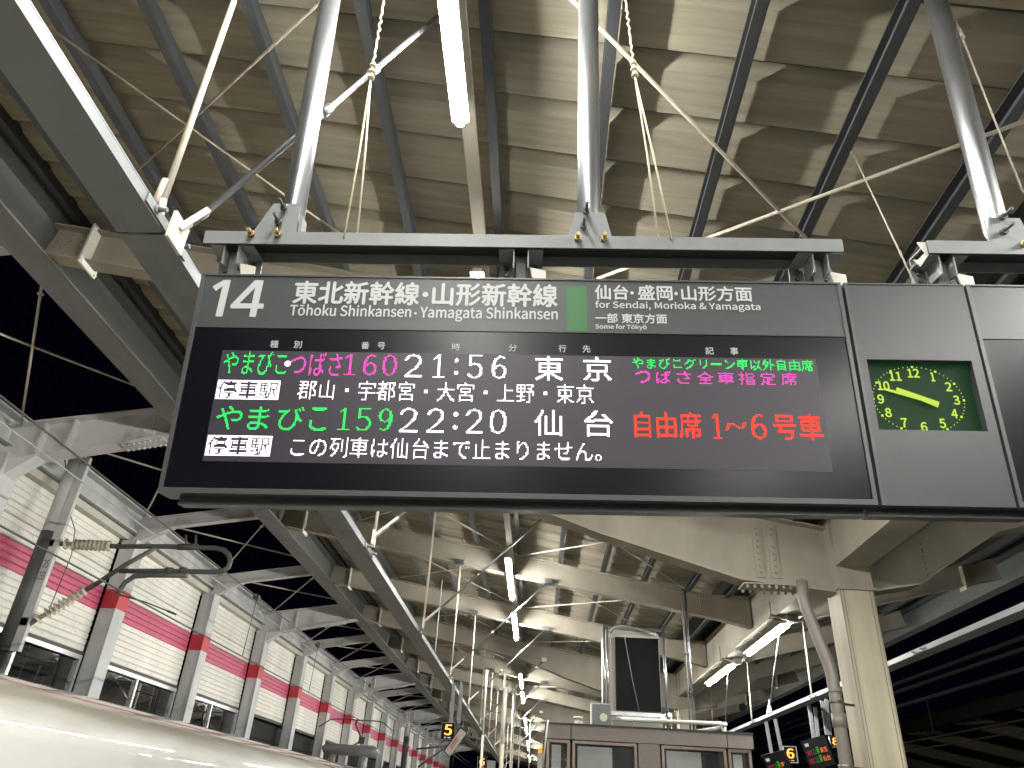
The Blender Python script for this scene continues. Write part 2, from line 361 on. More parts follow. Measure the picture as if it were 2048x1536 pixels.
def girder():
    g = MB(); bot = [(XF + .12, RZ(XF + .12)), (-.4, RZ(-.4) - .06), (.6, RZ(.6) - .25), (2.1, 1.6 + 2.27), (3.08, 1.6 + 2.18)]
    for (x, z), (x2, z2) in zip(bot[:-1], bot[1:]): g.bar((x, 0, z), (x2, 0, z2), .24, .02)
    top = [(x, RZ(x) + .33) for x, _ in bot]
    for i in range(len(bot) - 1):
        g.prism([V((bot[i][0], -.008, bot[i][1] + .01)), V((bot[i + 1][0], -.008, bot[i + 1][1] + .01)), V((top[i + 1][0], -.008, top[i + 1][1])), V((top[i][0], -.008, top[i][1]))], (0, .016, 0))
        g.bar((top[i][0], 0, top[i][1]), (top[i + 1][0], 0, top[i + 1][1]), .22, .018)
    s = MB(); x = 2.42
    for dx in (-.08, .08):
        s.box((x + dx, -.016, 1.6 + 2.62), (.1, .012, .6))
        for j in range(8): s.disc((x + dx, -.022, 1.6 + 2.38 + j * .07), (0, -1, 0), .014, .02, 8)
    s.box((x + .05, 0, 1.6 + 2.225), (.7, .26, .014))
    for i in range(9):
        for yy in (-.1, .1): s.disc((x - .26 + i * .075, yy, 1.6 + 2.22), (0, 0, -1), .016, .04, 8)
    r2 = MB(); bot = [(3.43, 1.6 + 2.2), (3.95, 1.6 + 2.3), (4.9, RR(4.9) - .02), (6.9, RR(6.9))]
    for (x1, z1), (x2, z2) in zip(bot[:-1], bot[1:]):
        r2.bar((x1, 0, z1), (x2, 0, z2), .24, .02)
        t1, t2 = RR(x1) + .32, RR(x2) + .32
        r2.prism([V((x1, -.008, z1)), V((x2, -.008, z2)), V((x2, -.008, t2)), V((x1, -.008, t1))], (0, .016, 0)); r2.bar((x1, 0, t1), (x2, 0, t2), .22, .018)
    for i in range(6): r2.disc((4.1, -.02, 1.6 + 2.42 + i * .07), (0, -1, 0), .014, .02, 8)
    hd = MB().box((XV, 0, 1.6 + 2.6), (.36, .36, .78))
    return g.mesh('main_girder', 'beige'), s.mesh('splice_plate', 'beige'), r2.mesh('main_girder', 'beige'), hd.mesh('girder_head', 'beige')
gi, gs, gr, gh = girder()
for k in range(-5, 18):
    y = Y0 + BAY * k
    if k % 3:
        o = place(ra, 'rafter', can, (0, y, 0)); place(ep, 'end_plate', o, (0, 0, 0)); place(spm, 'splice_plate', o, (0, 0, 0)); place(rr_, 'rafter', can, (0, y, 0))
    else:
        o = place(gi, 'main_girder', can, (0, y, 0)); place(gs, 'splice_plate', o, (0, 0, 0)); place(ep, 'end_plate', o, (0, 0, 0))
        place(gr, 'main_girder', can, (0, y, 0)); place(gh, 'girder_head', can, (0, y, 0))
# diagonal brace rods under the purlins
for (a, b_), r, m_ in [((((105, 60), (640, 440))), .008, 'brownrod'), (((640, 5), (270, 345)), .008, 'brownrod'), (((1125, -20), (1640, 505)), .011, 'rod'), (((2060, 238), (1195, 557)), .011, 'rod'), (((640, 440), (760, 520)), .008, 'brownrod')]:
    p, q = roofpt(*a), roofpt(*b_)
    g = MB().tube(p, q, r, 6)
    g.build('brace_rod', m_, can)
for k in range(0, 8):                    # the same crossing further along, one pair in each bay
    y = Y0 + BAY * k + .1
    for x0, x1 in ((-.38, 2.2), (2.2, -.38), (-3.0, -.38), (-.38, -3.0)):
        MB().tube((x0, y, RZ(x0) + .3), (x1, y + BAY - .2, RZ(x1) + .3), .01, 5).build('brace_rod', 'rod' if x0 > -1 else 'brownrod', can)
# lighting duct
for k in range(-3, 3):
    y = Y0 + BAY * k
    MB().span((-.53, y + .1, 1.6 + 3.3), (-.45, y + BAY - .1, 1.6 + 3.34)).build('lighting_duct', 'beige', can)

# ================================================================ columns and drain pipe
for k, (y, lab) in enumerate([(Y0, 'nearest beige steel column carrying the roof valley, right of the kiosk'), (Y0 + 3 * BAY, 'beige column rising just behind the kiosk roof'), (Y0 + 6 * BAY, 'third beige column from the camera, half hidden behind the kiosk'), (Y0 + 9 * BAY, 'fourth beige column from the camera, far down the platform')]):
    t = thing('steel_column', lab, 'column', 'columns along the roof valley', (XV, y, 0))
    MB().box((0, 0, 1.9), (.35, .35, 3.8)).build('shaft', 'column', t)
    g = MB()
    for x in (-.165, -.135, .135, .165): g.box((x, -.1765, 1.9), (.006, .004, 3.78))
    g.build('seam', 'drain', t)
    MB().box((0, 0, 3.8), (.4, .4, .03)).build('cap_plate', 'beige', t)
dp = thing('drain_pipe', 'grey rainwater pipe bending down beside the nearest beige column', 'drain pipe')
yp = Y0 - .32
pts = [at(1604, 1162, Y=yp), at(1606, 1195, Y=yp), at(1612, 1215, Y=yp), at(1655, 1322, Y=yp), at(1663, 1345, Y=yp), at(1664, 1350, Y=yp)]
xb = pts[-1].x; pts[-1] = V((xb, yp, pts[-2].z - .1))
MB().path(pts + [V((xb, yp, 0))], .058, 14).build('pipe', 'drain', dp)
g = MB()
for z in (2.75, 2.45, 2.0): g.tube((xb, yp, z), (xb, yp, z + (.035 if z == 2.75 else .12)), .066, 14)
g.build('coupling', 'drain', dp)
for z in (2.66, 2.12): MB().tube((xb, yp, z), (xb, yp, z + .02), .07, 14).bar((xb, yp, z), (xb + .2, yp + .1, z), .02, .02).build('pipe_clamp', 'galv', dp)
pts2 = at(1545, 1115, Y=yp)

# ================================================================ lamps
def lamp(x, y, z, ln, lab, grp, side=0):
    t = thing('strip_lamp', lab, 'strip lamp', grp, (x, y, z))
    n = 12; MB().path([(0, 0, -.0), (0, .02, 0), (0, ln - .02, 0), (0, ln, 0)], .027, n, [.019, .027, .027, .019]).build('lit_tube', 'tube', t)
    MB().span((-.085 if side else -.045, .0, .018), (.045, ln, .026)).span((-.03, .0, .026), (.03, ln, .055)).build('tray', 'bracket', t)  # side tray widened to keep the tube's light off the reflector
    if side:
        g = MB().prism([V((-.04, 0, .035)), V((-.22, 0, .075)), V((-.22, ln, .075)), V((-.04, ln, .035))], (0, 0, .006))
        g.bar((-.225, 0, .08), (-.225, ln, .08), .012, .022); g.bar((.04, -.02, .06), (-.22, -.02, .115), .03, .03); g.build('reflector', 'beige', t)
        h = MB()
        for j in range(4): h.disc((-.15, ln * (.18 + .2 * j), .0585), (-.2, 0, -1), .018, .004, 10)
        h.build('hole', 'lens', t)  # pale discs stand in for light showing through the reflector's holes
        MB().tube((-.2, .0, .1), (-.2, .0, .3), .006, 6).build('hanger', 'bolt', t)
        MB().box((.06, 0.0, .08), (.14, .12, .09)).build('bracket_box', 'galv', t)
    else:
        g = MB()
        for yy in (.15, ln - .15): g.tube((0, yy, .055), (0, yy, .2), .008, 6)
        g.build('hanger', 'galv', t)
    return t
ys = [.42, 3.85, 10.2, 13.45, 20.1, 23.3, 30.0, 33.2, 39.9, 43.1, 49.8, 53.0]
for i, y in enumerate(ys):
    lab = ('long lit tube hanging overhead above the departure board', 'lit tube hidden behind the big departure board')[i] if i < 2 else f'{COUNT[i-2]} lit tube beyond the departure board in the middle row'
    lamp(-.5, y, 1.6 + 3.08, 2.2, lab, 'lit tubes in the middle row')
for i, y in enumerate([-2.8, -6.1, -9.4]): lamp(-.5, y, 1.6 + 3.08, 2.2, ['lit tube above the viewer just behind the camera', 'lit tube further behind the viewer', 'lit tube farthest behind the viewer'][i], 'lit tubes in the middle row')
for y, lab in [(9.95, 'lit tube on slanted reflector beside the drain pipe'), (13.0, 'lit tube on slanted reflector, next beyond the one by the drain pipe'), (19.85, 'third lit tube of the right row, behind the kiosk'), (22.9, 'fourth lit tube of the right row, far behind the kiosk'), (.05, 'lit tube of the right row out of view above the clock'), (3.1, 'lit tube of the right row hidden behind the clock unit'), (-3.1, 'lit tube of the right row just behind the viewer'), (-6.8, 'lit tube of the right row farther behind the viewer')]:
    lamp(3.2, y, 1.6 + 2.3, 2.05, lab, 'lit tubes in the right row', 1)

# ================================================================ hanging beams with their rods
def channel(g, x, z, y0, y1, out):       # open towards out side
    g.span((x - .08, y0, z), (x + .08, y1, z + .006)); g.span((x + .075 * -out - .004, y0, z + .006), (x + .075 * -out + .004, y1, z + .044)); g.span((x - .08, y0, z + .044), (x + .08, y1, z + .05))
ZB = 1.6 + 1.62
def hanging_beam(xc, out, lab, nodes, sgn):
    t = thing('hanging_beam', lab, 'hanging beam', 'hanging beams along the platform')
    jy = [-6.0] + nodes + [nodes[-1] + BAY * j for j in range(1, 12)]
    for y0, y1 in zip(jy[:-1], jy[1:]):
        g = MB(); channel(g, xc, ZB, y0 + .006, y1 - .006, out); g.build('channel', 'rail', t)
        g = MB(); sx = xc - out * .083
        g.box((sx, y1, ZB + .025), (.008, .3, .036)); 
        for d in (-.09, .09): g.disc((sx, y1 + d, ZB + .025), (-out, 0, 0), .016, .012, 6); g.disc((sx - out * .01, y1 + d, ZB + .025), (-out, 0, 0), .009, .03, 6)
        g.build('splice_plate', 'rail', t)
    return t, jy
hb, jn = hanging_beam(-1.385, -1, 'long grey hanging beam with bright side running away left of the departure board', [1.85, 5.35, 8.2, 11.25, 14.55], 1)
# far beam slightly nearer the middle
for i, y in enumerate(jn[1:12]):
    xb_ = -1.28; zb_ = ZB + .12
    if i == 0:
        top = at(470, -4, Y=y); bot = at(327, 400, Y=y)
        MB().tube(bot, top + (top - bot) * .3, .012, 8).tube(bot + V((-.02, 0, -.02)), bot + V((-.015, 0, .09)), .017, 8).tube(bot, bot + V((.02, 0, -.14)), .012, 8).build('hanger_rod', 'rod', hb)
        a = at(356, 464, Y=y); b_ = at(404, 431, Y=y + .03); c = at(915, 0, Y=y + .38); e = c + (c - b_) * .35
    else:
        MB().tube((xb_, y, ZB + .05), (xb_, y, RZ(xb_)), .013, 7).build('hanger_rod', 'rod', hb)
        MB().box((xb_ - .01, y, RZ(xb_) + .02), (.12, .16, .08)).tube((xb_, y, RZ(xb_)), (xb_, y, RZ(xb_) + .42), .006, 6).build('beam_clamp', 'galv', hb)
        a = V((xb_, y, zb_)); e = V((.07, y - .05, RZ(.07))); b_ = a.lerp(e, .1)
        MB().box((.09, y - .02, RZ(.09) + .02), (.12, .16, .08)).tube((.09, y, RZ(.09)), (.09, y, RZ(.09) + .4), .006, 6).build('beam_clamp', 'galv', hb)
    d = (e - b_).normalized()
    MB().bar(a + V((0, 0, -.06)), a + V((0, 0, .05)), .012, .1, up=(0, 1, 0)).bar(a + V((0, 0, .01)), b_ + (b_ - a) * .25, .034, .02).build('gusset', 'bracket', hb)
    MB().tube(b_ - d * .05, e, .0125, 8).build('brace', 'galv', hb)
    g = MB()
    for f in (.28, .42) if i == 0 else (.33,): g.tube(b_.lerp(e, f), b_.lerp(e, f) + d * .06, .02, 8)
    g.build('coupler', 'galv', hb)
hr, jr = hanging_beam(3.92, 1, 'white hanging beam above the small train displays, passing behind the nearest column', [1.35, 4.65, 7.95, 11.25, 14.55], -1)
for i, y in enumerate(jr[4:12]):
    xb_ = 3.82
    MB().tube((xb_, y, ZB + .05), (xb_ + .02, y, RR(xb_)), .013, 7).build('hanger_rod', 'rod', hr)
    MB().box((xb_, y, RR(xb_) + .03), (.14, .16, .08)).build('beam_clamp', 'galv', hr)
    MB().tube((xb_ + .02, y + 2.2, ZB + .1), (3.45, y - .1, 1.6 + 2.46), .012, 7).build('brace', 'galv', hr)
    MB().prism([V((xb_ - .0, y + 2.05, ZB + .05)), V((xb_ - .0, y + 2.35, ZB + .05)), V((xb_ - .0, y + 2.1, ZB + .24))], (.012, 0, 0)).build('gusset', 'bracket', hr)

# ================================================================ departure board (its own tilted axes: u right, v down, n towards the viewer)
TL = V((-1.166, 1.9104, 3.1021)); U_ = V((0.9991, 0.0261, 0.0325)).normalized(); Vn = V((0.0286, 0.1409, -0.9896)); Vn = (Vn - U_ * Vn.dot(U_)).normalized(); N_ = Vn.cross(U_)
SM = Matrix(((U_.x, -Vn.x, N_.x, TL.x), (U_.y, -Vn.y, N_.y, TL.y), (U_.z, -Vn.z, N_.z, TL.z), (0, 0, 0, 1)))   # local x=u, y=-v, z=n
W, H = 2.12, .744
def sthing(name, label, cat, group=None):
    t = thing(name, label, cat, group); t.matrix_world = SM; return t
def S(u, v, n=0.): return V((u, -v, n))
def suv(px, py):
    r = ray(px, py); t = N_.dot(TL - EYE) / N_.dot(r); p = EYE + r * t - TL
    return p.dot(U_), p.dot(Vn)
def sbox(g, u0, v0, u1, v1, n0, n1): return g.span((u0, -v0, n0), (u1, -v1, n1))
FONT = None
try:
    FONT = bpy.data.fonts.load(os.path.join(bpy.utils.system_resource('DATAFILES', path='fonts'), 'Noto Sans CJK Regular.woff2'))
except Exception: FONT = None
def glyphs(s, latin=False, shear=0., bold=0.):
    c = bpy.data.curves.new('tmp', 'FONT'); c.body = s; c.size = 1; c.resolution_u = 5; c.shear = shear; c.offset = bold
    if latin and FONT: c.font = FONT
    o = bpy.data.objects.new('tmp', c); COL.objects.link(o); dg = bpy.context.evaluated_depsgraph_get()
    me = bpy.data.meshes.new_from_object(o.evaluated_get(dg)); me.calc_loop_triangles()
    v = np.array([x.co[:2] for x in me.vertices]); t = np.array([x.vertices[:] for x in me.loop_triangles])
    bpy.data.objects.remove(o); bpy.data.meshes.remove(me); bpy.data.curves.remove(c)
    return v, t
def text(parent, name, s, m, u0, u1, v0, v1, n=.002, latin=False, shear=0., thick=0.):
    v, t = glyphs(s, latin, shear); lo, hi = v.min(0), v.max(0)
    g = MB(); offs = [(0, 0)] if not thick else [(0, 0), (thick, 0), (-thick, 0), (0, thick), (0, -thick)]
    for k, (du, dv) in enumerate(offs):
        g.add([((u0 + (x - lo[0]) / (hi[0] - lo[0]) * (u1 - u0)) + du, -(v1 - (y - lo[1]) / (hi[1] - lo[1]) * (v1 - v0)) + dv, n + .00015 * k) for x, y in v], [tuple(map(int, q)) for q in t])
    return g.build(name, m, parent)
# --- hanging frame
def frame(lab, u0, u1, posts, pipes, cont):
    t = sthing('sign_hanger_frame', lab, 'hanger frame')
    g = MB(); sbox(g, u0, -.171, u1, -.122, -.006, 0); sbox(g, u0, -.171, u1, -.165, -.12, -.006); sbox(g, u0, -.171, u1, -.122, -.126, -.12)
    g.build('channel', 'frame', t)
    g = MB(); sbox(g, u0 + .01, -.168, u1 - .01, -.160, -.118, -.008); g.build('channel_shade_sheet', 'framedark', t)  # dark sheet paints the shade inside the channel
    g = MB()
    for p in posts:
        for s in (-1, 1):
            a, b_ = sorted((p + s * .022, p + s * .075)); sbox(g, a, -.122, b_, -.118, -.11, -.012)
            a, b_ = sorted((p + s * .022, p + s * .027)); sbox(g, a, -.122, b_, -.05, -.09, -.014)
            a, b_ = sorted((p + s * .027, p + s * .075)); sbox(g, a, -.118, b_, -.055, -.112, -.104)
        g.build('post_bracket', 'frame', t); g = MB()
        g.prism([S(p + .03, -.062, -.03), S(p + .085, -.05, -.03), S(p + .085, -.0, -.03), S(p + .045, -.0, -.03)], (0, 0, -.006)); g.build('gusset', 'bracket', t); g = MB()
        sbox(g, p - .016, -.118, p + .016, 0, -.085, -.05); g.build('hanger_post', 'darksteel', t)
        for s in (-1, 1):
            for vv in (-.098, -.072): MB().disc(S(p + s * .05, vv, -.104), (0, 0, 1), .009, .01, 8).build('bolt', 'bolt', t)
        g = MB()
    for lp_, uw, botpx, toppx, bolts in pipes:
        p = suv(*botpx)[0] - (.04 if uw < 0 else 0)
        g = MB(); g.prism([S(p - .115, -.171, -.02), S(p - .055, -.30, -.02), S(p + .04, -.30, -.02), S(p + .04, -.171, -.02)] if uw < 0 else [S(p - .075, -.171, -.02), S(p - .05, -.28, -.02), S(p + .055, -.28, -.02), S(p + .078, -.171, -.02)], (0, 0, -.008))
        g.build('pipe_gusset', 'frame', t)
        if uw < 0: g = MB(); sbox(g, p + .045, -.25, p + .055, -.171, -.07, -.02); g.build('side_gusset', 'frame', t)
        B = S(p + (0 if uw < 0 else .002), -.2, -.073); T = SM.inverted() @ at(toppx, 0, Y=1.86); d = (T - B).normalized()
        MB().path([B - d * .0, B + d * .06, B + d * 2.15], .041, 20, [.024, .041, .041]).build('pipe', 'galv', t)
        for vv, du in ((-.275, -.012), (-.215, -.022)):
            g = MB().tube(S(p + du, vv, -.02), S(p + du, vv, .045), .0055, 8); g.disc(S(p + du, vv, -.012), (0, 0, 1), .013, .014, 6)
            g.build('long_bolt', 'bolt', t)
        for bx_ in bolts:
            uu = suv(bx_, 470)[0]
            g = MB().disc(S(uu, -.158, 0), (0, 0, 1), .0125, .014, 6); g.disc(S(uu, -.158, .014), (0, 0, 1), .007, .022, 8)
            g.build('brass_bolt', 'brass', t)
    return t
SM_ = 0
fr1 = frame('dark channel frame with two silver pipes carrying the departure board', -.02, 2.152, [.075, 1.063, 2.075], [(0, -1, (592, 440), 661, (503, 557)), (0, 1, (1180, 440), 1177, (1155, 1208))], 0)
fr2 = frame('second channel frame with a leaning silver pipe above the clock', 2.44, 4.6, [2.50, 3.5], [(0, 1, (2015, 430), 1872, (2040,))], 0)
MB().prism([S(2.41, -.17, -.01), S(2.44, -.17, -.01), S(2.44, -.12, -.01), S(2.405, -.075, -.01), S(2.385, -.1, -.01), S(2.40, -.1, -.01), S(2.43, -.13, -.01)], (0, 0, -.005)).build('end_plate', 'bracket', fr2)
# --- board
bd = sthing('departure_board', 'wide grey LED departure board for platform 14 with a green square', 'departure board')
def shell(t, u0, u1, screens):
    g = MB(); sbox(g, u0, .0, u1, H, -.085, -.012); g.build('housing', 'signgrey', t)
    g = MB(); e = .012
    sbox(g, u0, 0, u1, e * .5, -.012, .004); sbox(g, u0, 0, u0 + e, H, -.012, .004) if 0 else None
    sbox(g, u0, .006, u0 + e, H, -.012, .004); sbox(g, u1 - e, .006, u1, H, -.012, .004); sbox(g, u0 + e, H - .016, u1 - e, H, -.012, .004)
    g.build('bezel', 'signedge', t)
    g = MB(); sbox(g, u0 + .05, H, u1 - .03, H + .022, -.08, -.035); g.build('under_tray', 'framedark', t)
    g = MB(); sbox(g, u0 + .05, H + .022, u1 - .03, H + .027, -.08, -.03); g.build('tray_lip', 'signedge', t)
shell(bd, 0, W, 1)
g = MB(); sbox(g, .012, .006, W - .012, .197, -.012, .0); g.build('header_panel', 'signgrey', bd)
g = MB(); sbox(g, .012, .2, W - .012, H - .016, -.012, -.0015); g.build('display_screen', 'screen', bd)
g = MB(); sbox(g, .114, .278, 2.003, .645, -.0015, -.0003); g.build('led_matrix', 'ledbase', bd)
g = MB(); sbox(g, 1.214, .026, 1.281, .194, 0, .0012); g.build('green_square', 'green', bd)
def poly_num(name, px, m, t, hole=None):
    g = MB(); z = lambda a: suv(400 + a[0] / 6.4, 440 + a[1] / 6.4)
    from mathutils.geometry import tessellate_polygon
    loops = [[V((*z(p), 0)) for p in q] for q in px]
    flat = [p for l in loops for p in l]
    g.add([(p.x, -p.y, .0015) for p in flat], [tuple(q) for q in tessellate_polygon(loops)])
    return g.build(name, m, t)
poly_num('platform_number', [[(165, 858), (172, 848), (306, 770), (388, 768), (397, 775), (290, 1228), (284, 1236), (206, 1236), (200, 1228), (290, 850), (210, 908), (200, 906)]], 'letter', bd)
poly_num('platform_number', [[(393, 1096), (398, 1086), (700, 778), (712, 772), (808, 774), (817, 784), (752, 1070), (815, 1074), (820, 1082), (812, 1130), (804, 1137), (738, 1136), (716, 1236), (708, 1243), (636, 1241), (630, 1234), (652, 1134), (400, 1134), (392, 1126)], [(508, 1068), (665, 1070), (708, 868)]], 'letter', bd)
ux = lambda x, y: suv(x, y)[0]
for s_, a, b_ in (('東北新幹線', 588, 838), ('山形新幹線', 866, 1114)):
    text(bd, 'line_name', s_, 'letter', ux(a, 588), ux(b_, 590), .022, .106, thick=.0022)
MB().disc(S(ux(851, 588), .066, .0005), (0, 0, 1), .0095, .0012, 16).build('middle_dot', 'letter', bd)
for x in (1264, 1352): MB().disc(S(ux(x, 588), .049, .0005), (0, 0, 1), .0058, .0012, 12).build('middle_dot', 'letter', bd)
MB().disc(S(ux(831, 628), .136, .0005), (0, 0, 1), .0045, .0012, 12).build('middle_dot', 'letter', bd)
for s_, a, b_, v1_ in (('Tōhoku Shinkansen', 580, 822, .151), ('Yamagata Shinkansen', 841, 1115, .164)):
    text(bd, 'line_name_english', s_, 'letter', ux(a, 625), ux(b_, 630), .110, v1_, latin=True, thick=.0009)
for s_, a, b_ in (('仙台', 1190, 1256), ('盛岡', 1276, 1344), ('山形方面', 1363, 1503)):
    text(bd, 'direction', s_, 'letter', ux(a, 588), ux(b_, 588), .021, .075, thick=.0013)
text(bd, 'direction_english', 'for Sendai, Morioka & Yamagata', 'letter', 1.309, 1.846, .081, .114, latin=True, thick=.0006)
text(bd, 'direction_small', '一部 東京方面', 'letter', 1.308, 1.539, .127, .161, thick=.0008)
text(bd, 'direction_small_english', 'Some for Tōkyō', 'letter', 1.307, 1.472, .166, .187, latin=True, thick=.0005)
for s, u0, u1 in [('種', .264, .29), ('別', .34, .365), ('番', .557, .582), ('号', .608, .633), ('時', .847, .872), ('分', 1.029, 1.054), ('行', 1.188, 1.212), ('先', 1.264, 1.289), ('記', 1.655, 1.681), ('事', 1.734, 1.759)]:
    text(bd, 'column_heading', s, 'letter', u0, u1, .242, .267, n=.0005, thick=.0003)
# LED rows: glyph outlines sampled on the dot grid
DP = .0038
def in_tris(P_, v, t):
    ins = np.zeros(len(P_), bool)
    for a, b_, c in t:
        A, B, C = v[a], v[b_], v[c]
        lo = np.minimum(np.minimum(A, B), C); hi = np.maximum(np.maximum(A, B), C)
        idx = np.where((P_[:, 0] >= lo[0]) & (P_[:, 0] <= hi[0]) & (P_[:, 1] >= lo[1]) & (P_[:, 1] <= hi[1]) & ~ins)[0]
        if not len(idx): continue
        Q = P_[idx]; cr = lambda X, Y: (Y[0] - X[0]) * (Q[:, 1] - X[1]) - (Y[1] - X[1]) * (Q[:, 0] - X[0])
        d1, d2, d3 = cr(A, B), cr(B, C), cr(C, A)
        ins[idx] |= ((d1 >= 0) & (d2 >= 0) & (d3 >= 0)) | ((d1 <= 0) & (d2 <= 0) & (d3 <= 0))
    return ins
def dots(parent, name, cells, m):
    g = MB(); q = DP * .42
    for i, j in cells:
        u, v = .114 + (i + .5) * DP, .278 + (j + .5) * DP
        g.add([(u - q, -v - q, .0006), (u + q, -v - q, .0006), (u + q, -v + q, .0006), (u - q, -v + q, .0006)], [(0, 1, 2, 3)])
    o = g.build(name, m, parent)
    if True:
        me = bpy.data.meshes.new(name); me.from_pydata([(W - x, y, -.0865) for x, y, z in g.v], [], [tuple(reversed(f)) for f in g.f]); me.materials.append(M[m])
        b2 = bpy.data.objects.new(name, me); COL.objects.link(b2); b2.parent = parent
    return o
def grid(u0, u1, v0, v1):
    i0, i1 = round((u0 - .114) / DP), round((u1 - .114) / DP); j0, j1 = round((v0 - .278) / DP), round((v1 - .278) / DP)
    return [(i, j) for j in range(j0, j1) for i in range(i0, i1)], i0, i1, j0, j1
def led(s, m, u0, u1, v0, v1, inv=False, name='led_text', bold=False, thin=0.):
    v, t = glyphs(s, bold=-.004 if inv else -thin); lo, hi = v.min(0), v.max(0); cells, i0, i1, j0, j1 = grid(u0, u1, v0, v1)
    if inv: i0 += 1; i1 -= 1; j0 += 1; j1 -= 1; cells = [(i, j) for i, j in cells if i0 <= i < i1 and j0 <= j < j1]
    cov = np.zeros(len(cells)); K = 4
    for a in range(K):
        for b_ in range(K):
            P_ = np.array([(lo[0] + (i - i0 + (a + .5) / K) / (i1 - i0) * (hi[0] - lo[0]), hi[1] - (j - j0 + (b_ + .5) / K) / (j1 - j0) * (hi[1] - lo[1])) for i, j in [c for c in cells]])
            cov += in_tris(P_, v, t)
    cov /= K * K; ins = cov >= (.49 if inv else .3 if bold else .36 if v1 - v0 < .05 else .56 if v1 - v0 < .075 else .45)
    cells = [c for c, k in zip(cells, ins) if k != inv]
    if inv:
        cells += [(i, j) for i in range(i0 - 1, i1 + 1) for j in (j0 - 1, j1)] + [(i, j) for j in range(j0, j1) for i in (i0 - 1, i1)]
    return dots(bd, name, cells, m)
STROKE = {  # x 0..1, y 0..1 up; dots drawn along the strokes
    '0': [[(.5, 1), (.22, .9), (.1, .65), (.1, .35), (.22, .1), (.5, 0), (.78, .1), (.9, .35), (.9, .65), (.78, .9), (.5, 1)]],
    '1': [[(.18, .84), (.34, .9), (.52, 1), (.52, 0)], [(.12, 0), (.92, 0)]],
    '2': [[(.08, .78), (.2, .93), (.45, 1), (.72, .95), (.86, .8), (.84, .62), (.62, .4), (.3, .18), (.06, .02)], [(.06, 0), (.96, 0)], [(.06, .03), (.96, .03)]],
    '5': [[(.86, 1), (.2, 1), (.14, .55), (.4, .64), (.68, .6), (.88, .42), (.88, .22), (.7, .05), (.42, 0), (.2, .04), (.08, .14)]],
    '6': [[(.8, .92), (.55, 1), (.3, .88), (.14, .62), (.1, .35), (.2, .1), (.5, 0), (.78, .08), (.9, .3), (.78, .52), (.52, .6), (.28, .52), (.13, .38)]],
    '9': [[(.2, .08), (.45, 0), (.7, .12), (.86, .38), (.9, .65), (.8, .9), (.5, 1), (.22, .92), (.1, .7), (.22, .48), (.48, .4), (.72, .48), (.87, .62)]],
    '~': [[(0, .35), (.15, .58), (.32, .6), (.68, .42), (.85, .42), (1, .65)]], ':': []}
def digits(items, m, v0, v1, wt=1.35, name='led_number'):
    out = set(); j0, j1 = (v0 - .278) / DP, (v1 - .278) / DP
    for ch, u0, u1 in items:
        i0, i1 = (u0 - .114) / DP, (u1 - .114) / DP
        if ch == ':':
            for cy in (.22, .78):
                for i in range(int(i0) - 1, int(i1) + 3):
                    for j in range(int(j0), int(j1) + 2):
                        if math.hypot(i + .5 - (i0 + i1) / 2, j + .5 - (j0 + (j1 - j0) * cy)) < 1.7: out.add((i, j))
            continue
        for st_ in STROKE[ch]:
            for (x1, y1), (x2, y2) in zip(st_[:-1], st_[1:]):
                a = V((i0 + x1 * (i1 - i0), j1 - y1 * (j1 - j0))); b_ = V((i0 + x2 * (i1 - i0), j1 - y2 * (j1 - j0)))
                n = max(2, int((b_ - a).length * 3)); vert = abs(b_.y - a.y) > abs(b_.x - a.x)
                for k in range(n + 1):
                    p = a.lerp(b_, k / n)
                    for di in ((-.5, .5) if vert else (0,)):
                        out.add((int(p.x + di * wt * .75), min(int(p.y), int(j1) - 1 if j1 == int(j1) else int(j1))))
    return dots(bd, name, sorted(out), m)
led('やまびこ', 'ledgreen', .126, .326, .283, .361)
led('・', 'ledwhite', .321, .338, .313, .331)
led('つばさ', 'ledpink', .339, .500, .283, .361)
digits([('1', .505, .548), ('6', .568, .614), ('0', .630, .676)], 'ledpink', .287, .356)
digits([('2', .700, .757), ('1', .785, .830), (':', .862, .866), ('5', .900, .950), ('6', .975, 1.025)], 'ledwhite', .285, .360)
led('東', 'ledwhite', 1.114, 1.200, .281, .366, bold=True); led('京', 'ledwhite', 1.266, 1.352, .281, .366, bold=True)
led('やまびこグリーン車以外自由席', 'ledgreen', 1.422, 1.990, .280, .320)
for i, ch in enumerate('つばさ全車指定席'): led(ch, 'ledpink', 1.428 + i * .0655 - (.002 if i > 2 else 0), 1.428 + i * .0655 + .046, .327, .368)
led('停車駅', 'ledwhite', .119, .314, .379, .444, inv=True)
led('郡山・宇都宮・大宮・上野・東京', 'ledwhite', .374, 1.294, .377, .442)
for ch, a, b_ in (('や', .132, .214), ('ま', .232, .296), ('び', .324, .404), ('こ', .420, .475)): led(ch, 'ledgreen', a, b_, .467, .543)
digits([('1', .507, .548), ('5', .566, .612), ('9', .632, .677)], 'ledgreen', .470, .540)
digits([('2', .698, .755), ('2', .782, .838), (':', .868, .872), ('2', .902, .955), ('0', .975, 1.027)], 'ledwhite', .467, .542)
led('仙', 'ledwhite', 1.115, 1.196, .463, .547, bold=True); led('台', 'ledwhite', 1.267, 1.351, .463, .547, bold=True)
led('自由席', 'ledred', 1.418, 1.622, .466, .548)
digits([('1', 1.655, 1.685), ('~', 1.700, 1.757), ('6', 1.772, 1.822)], 'ledred', .468, .545)
led('号車', 'ledred', 1.843, 1.992, .465, .547)
led('停車駅', 'ledwhite', .117, .314, .563, .628, inv=True)
led('この列車は仙台まで止まりません。', 'ledwhite', .375, 1.316, .562, .628)
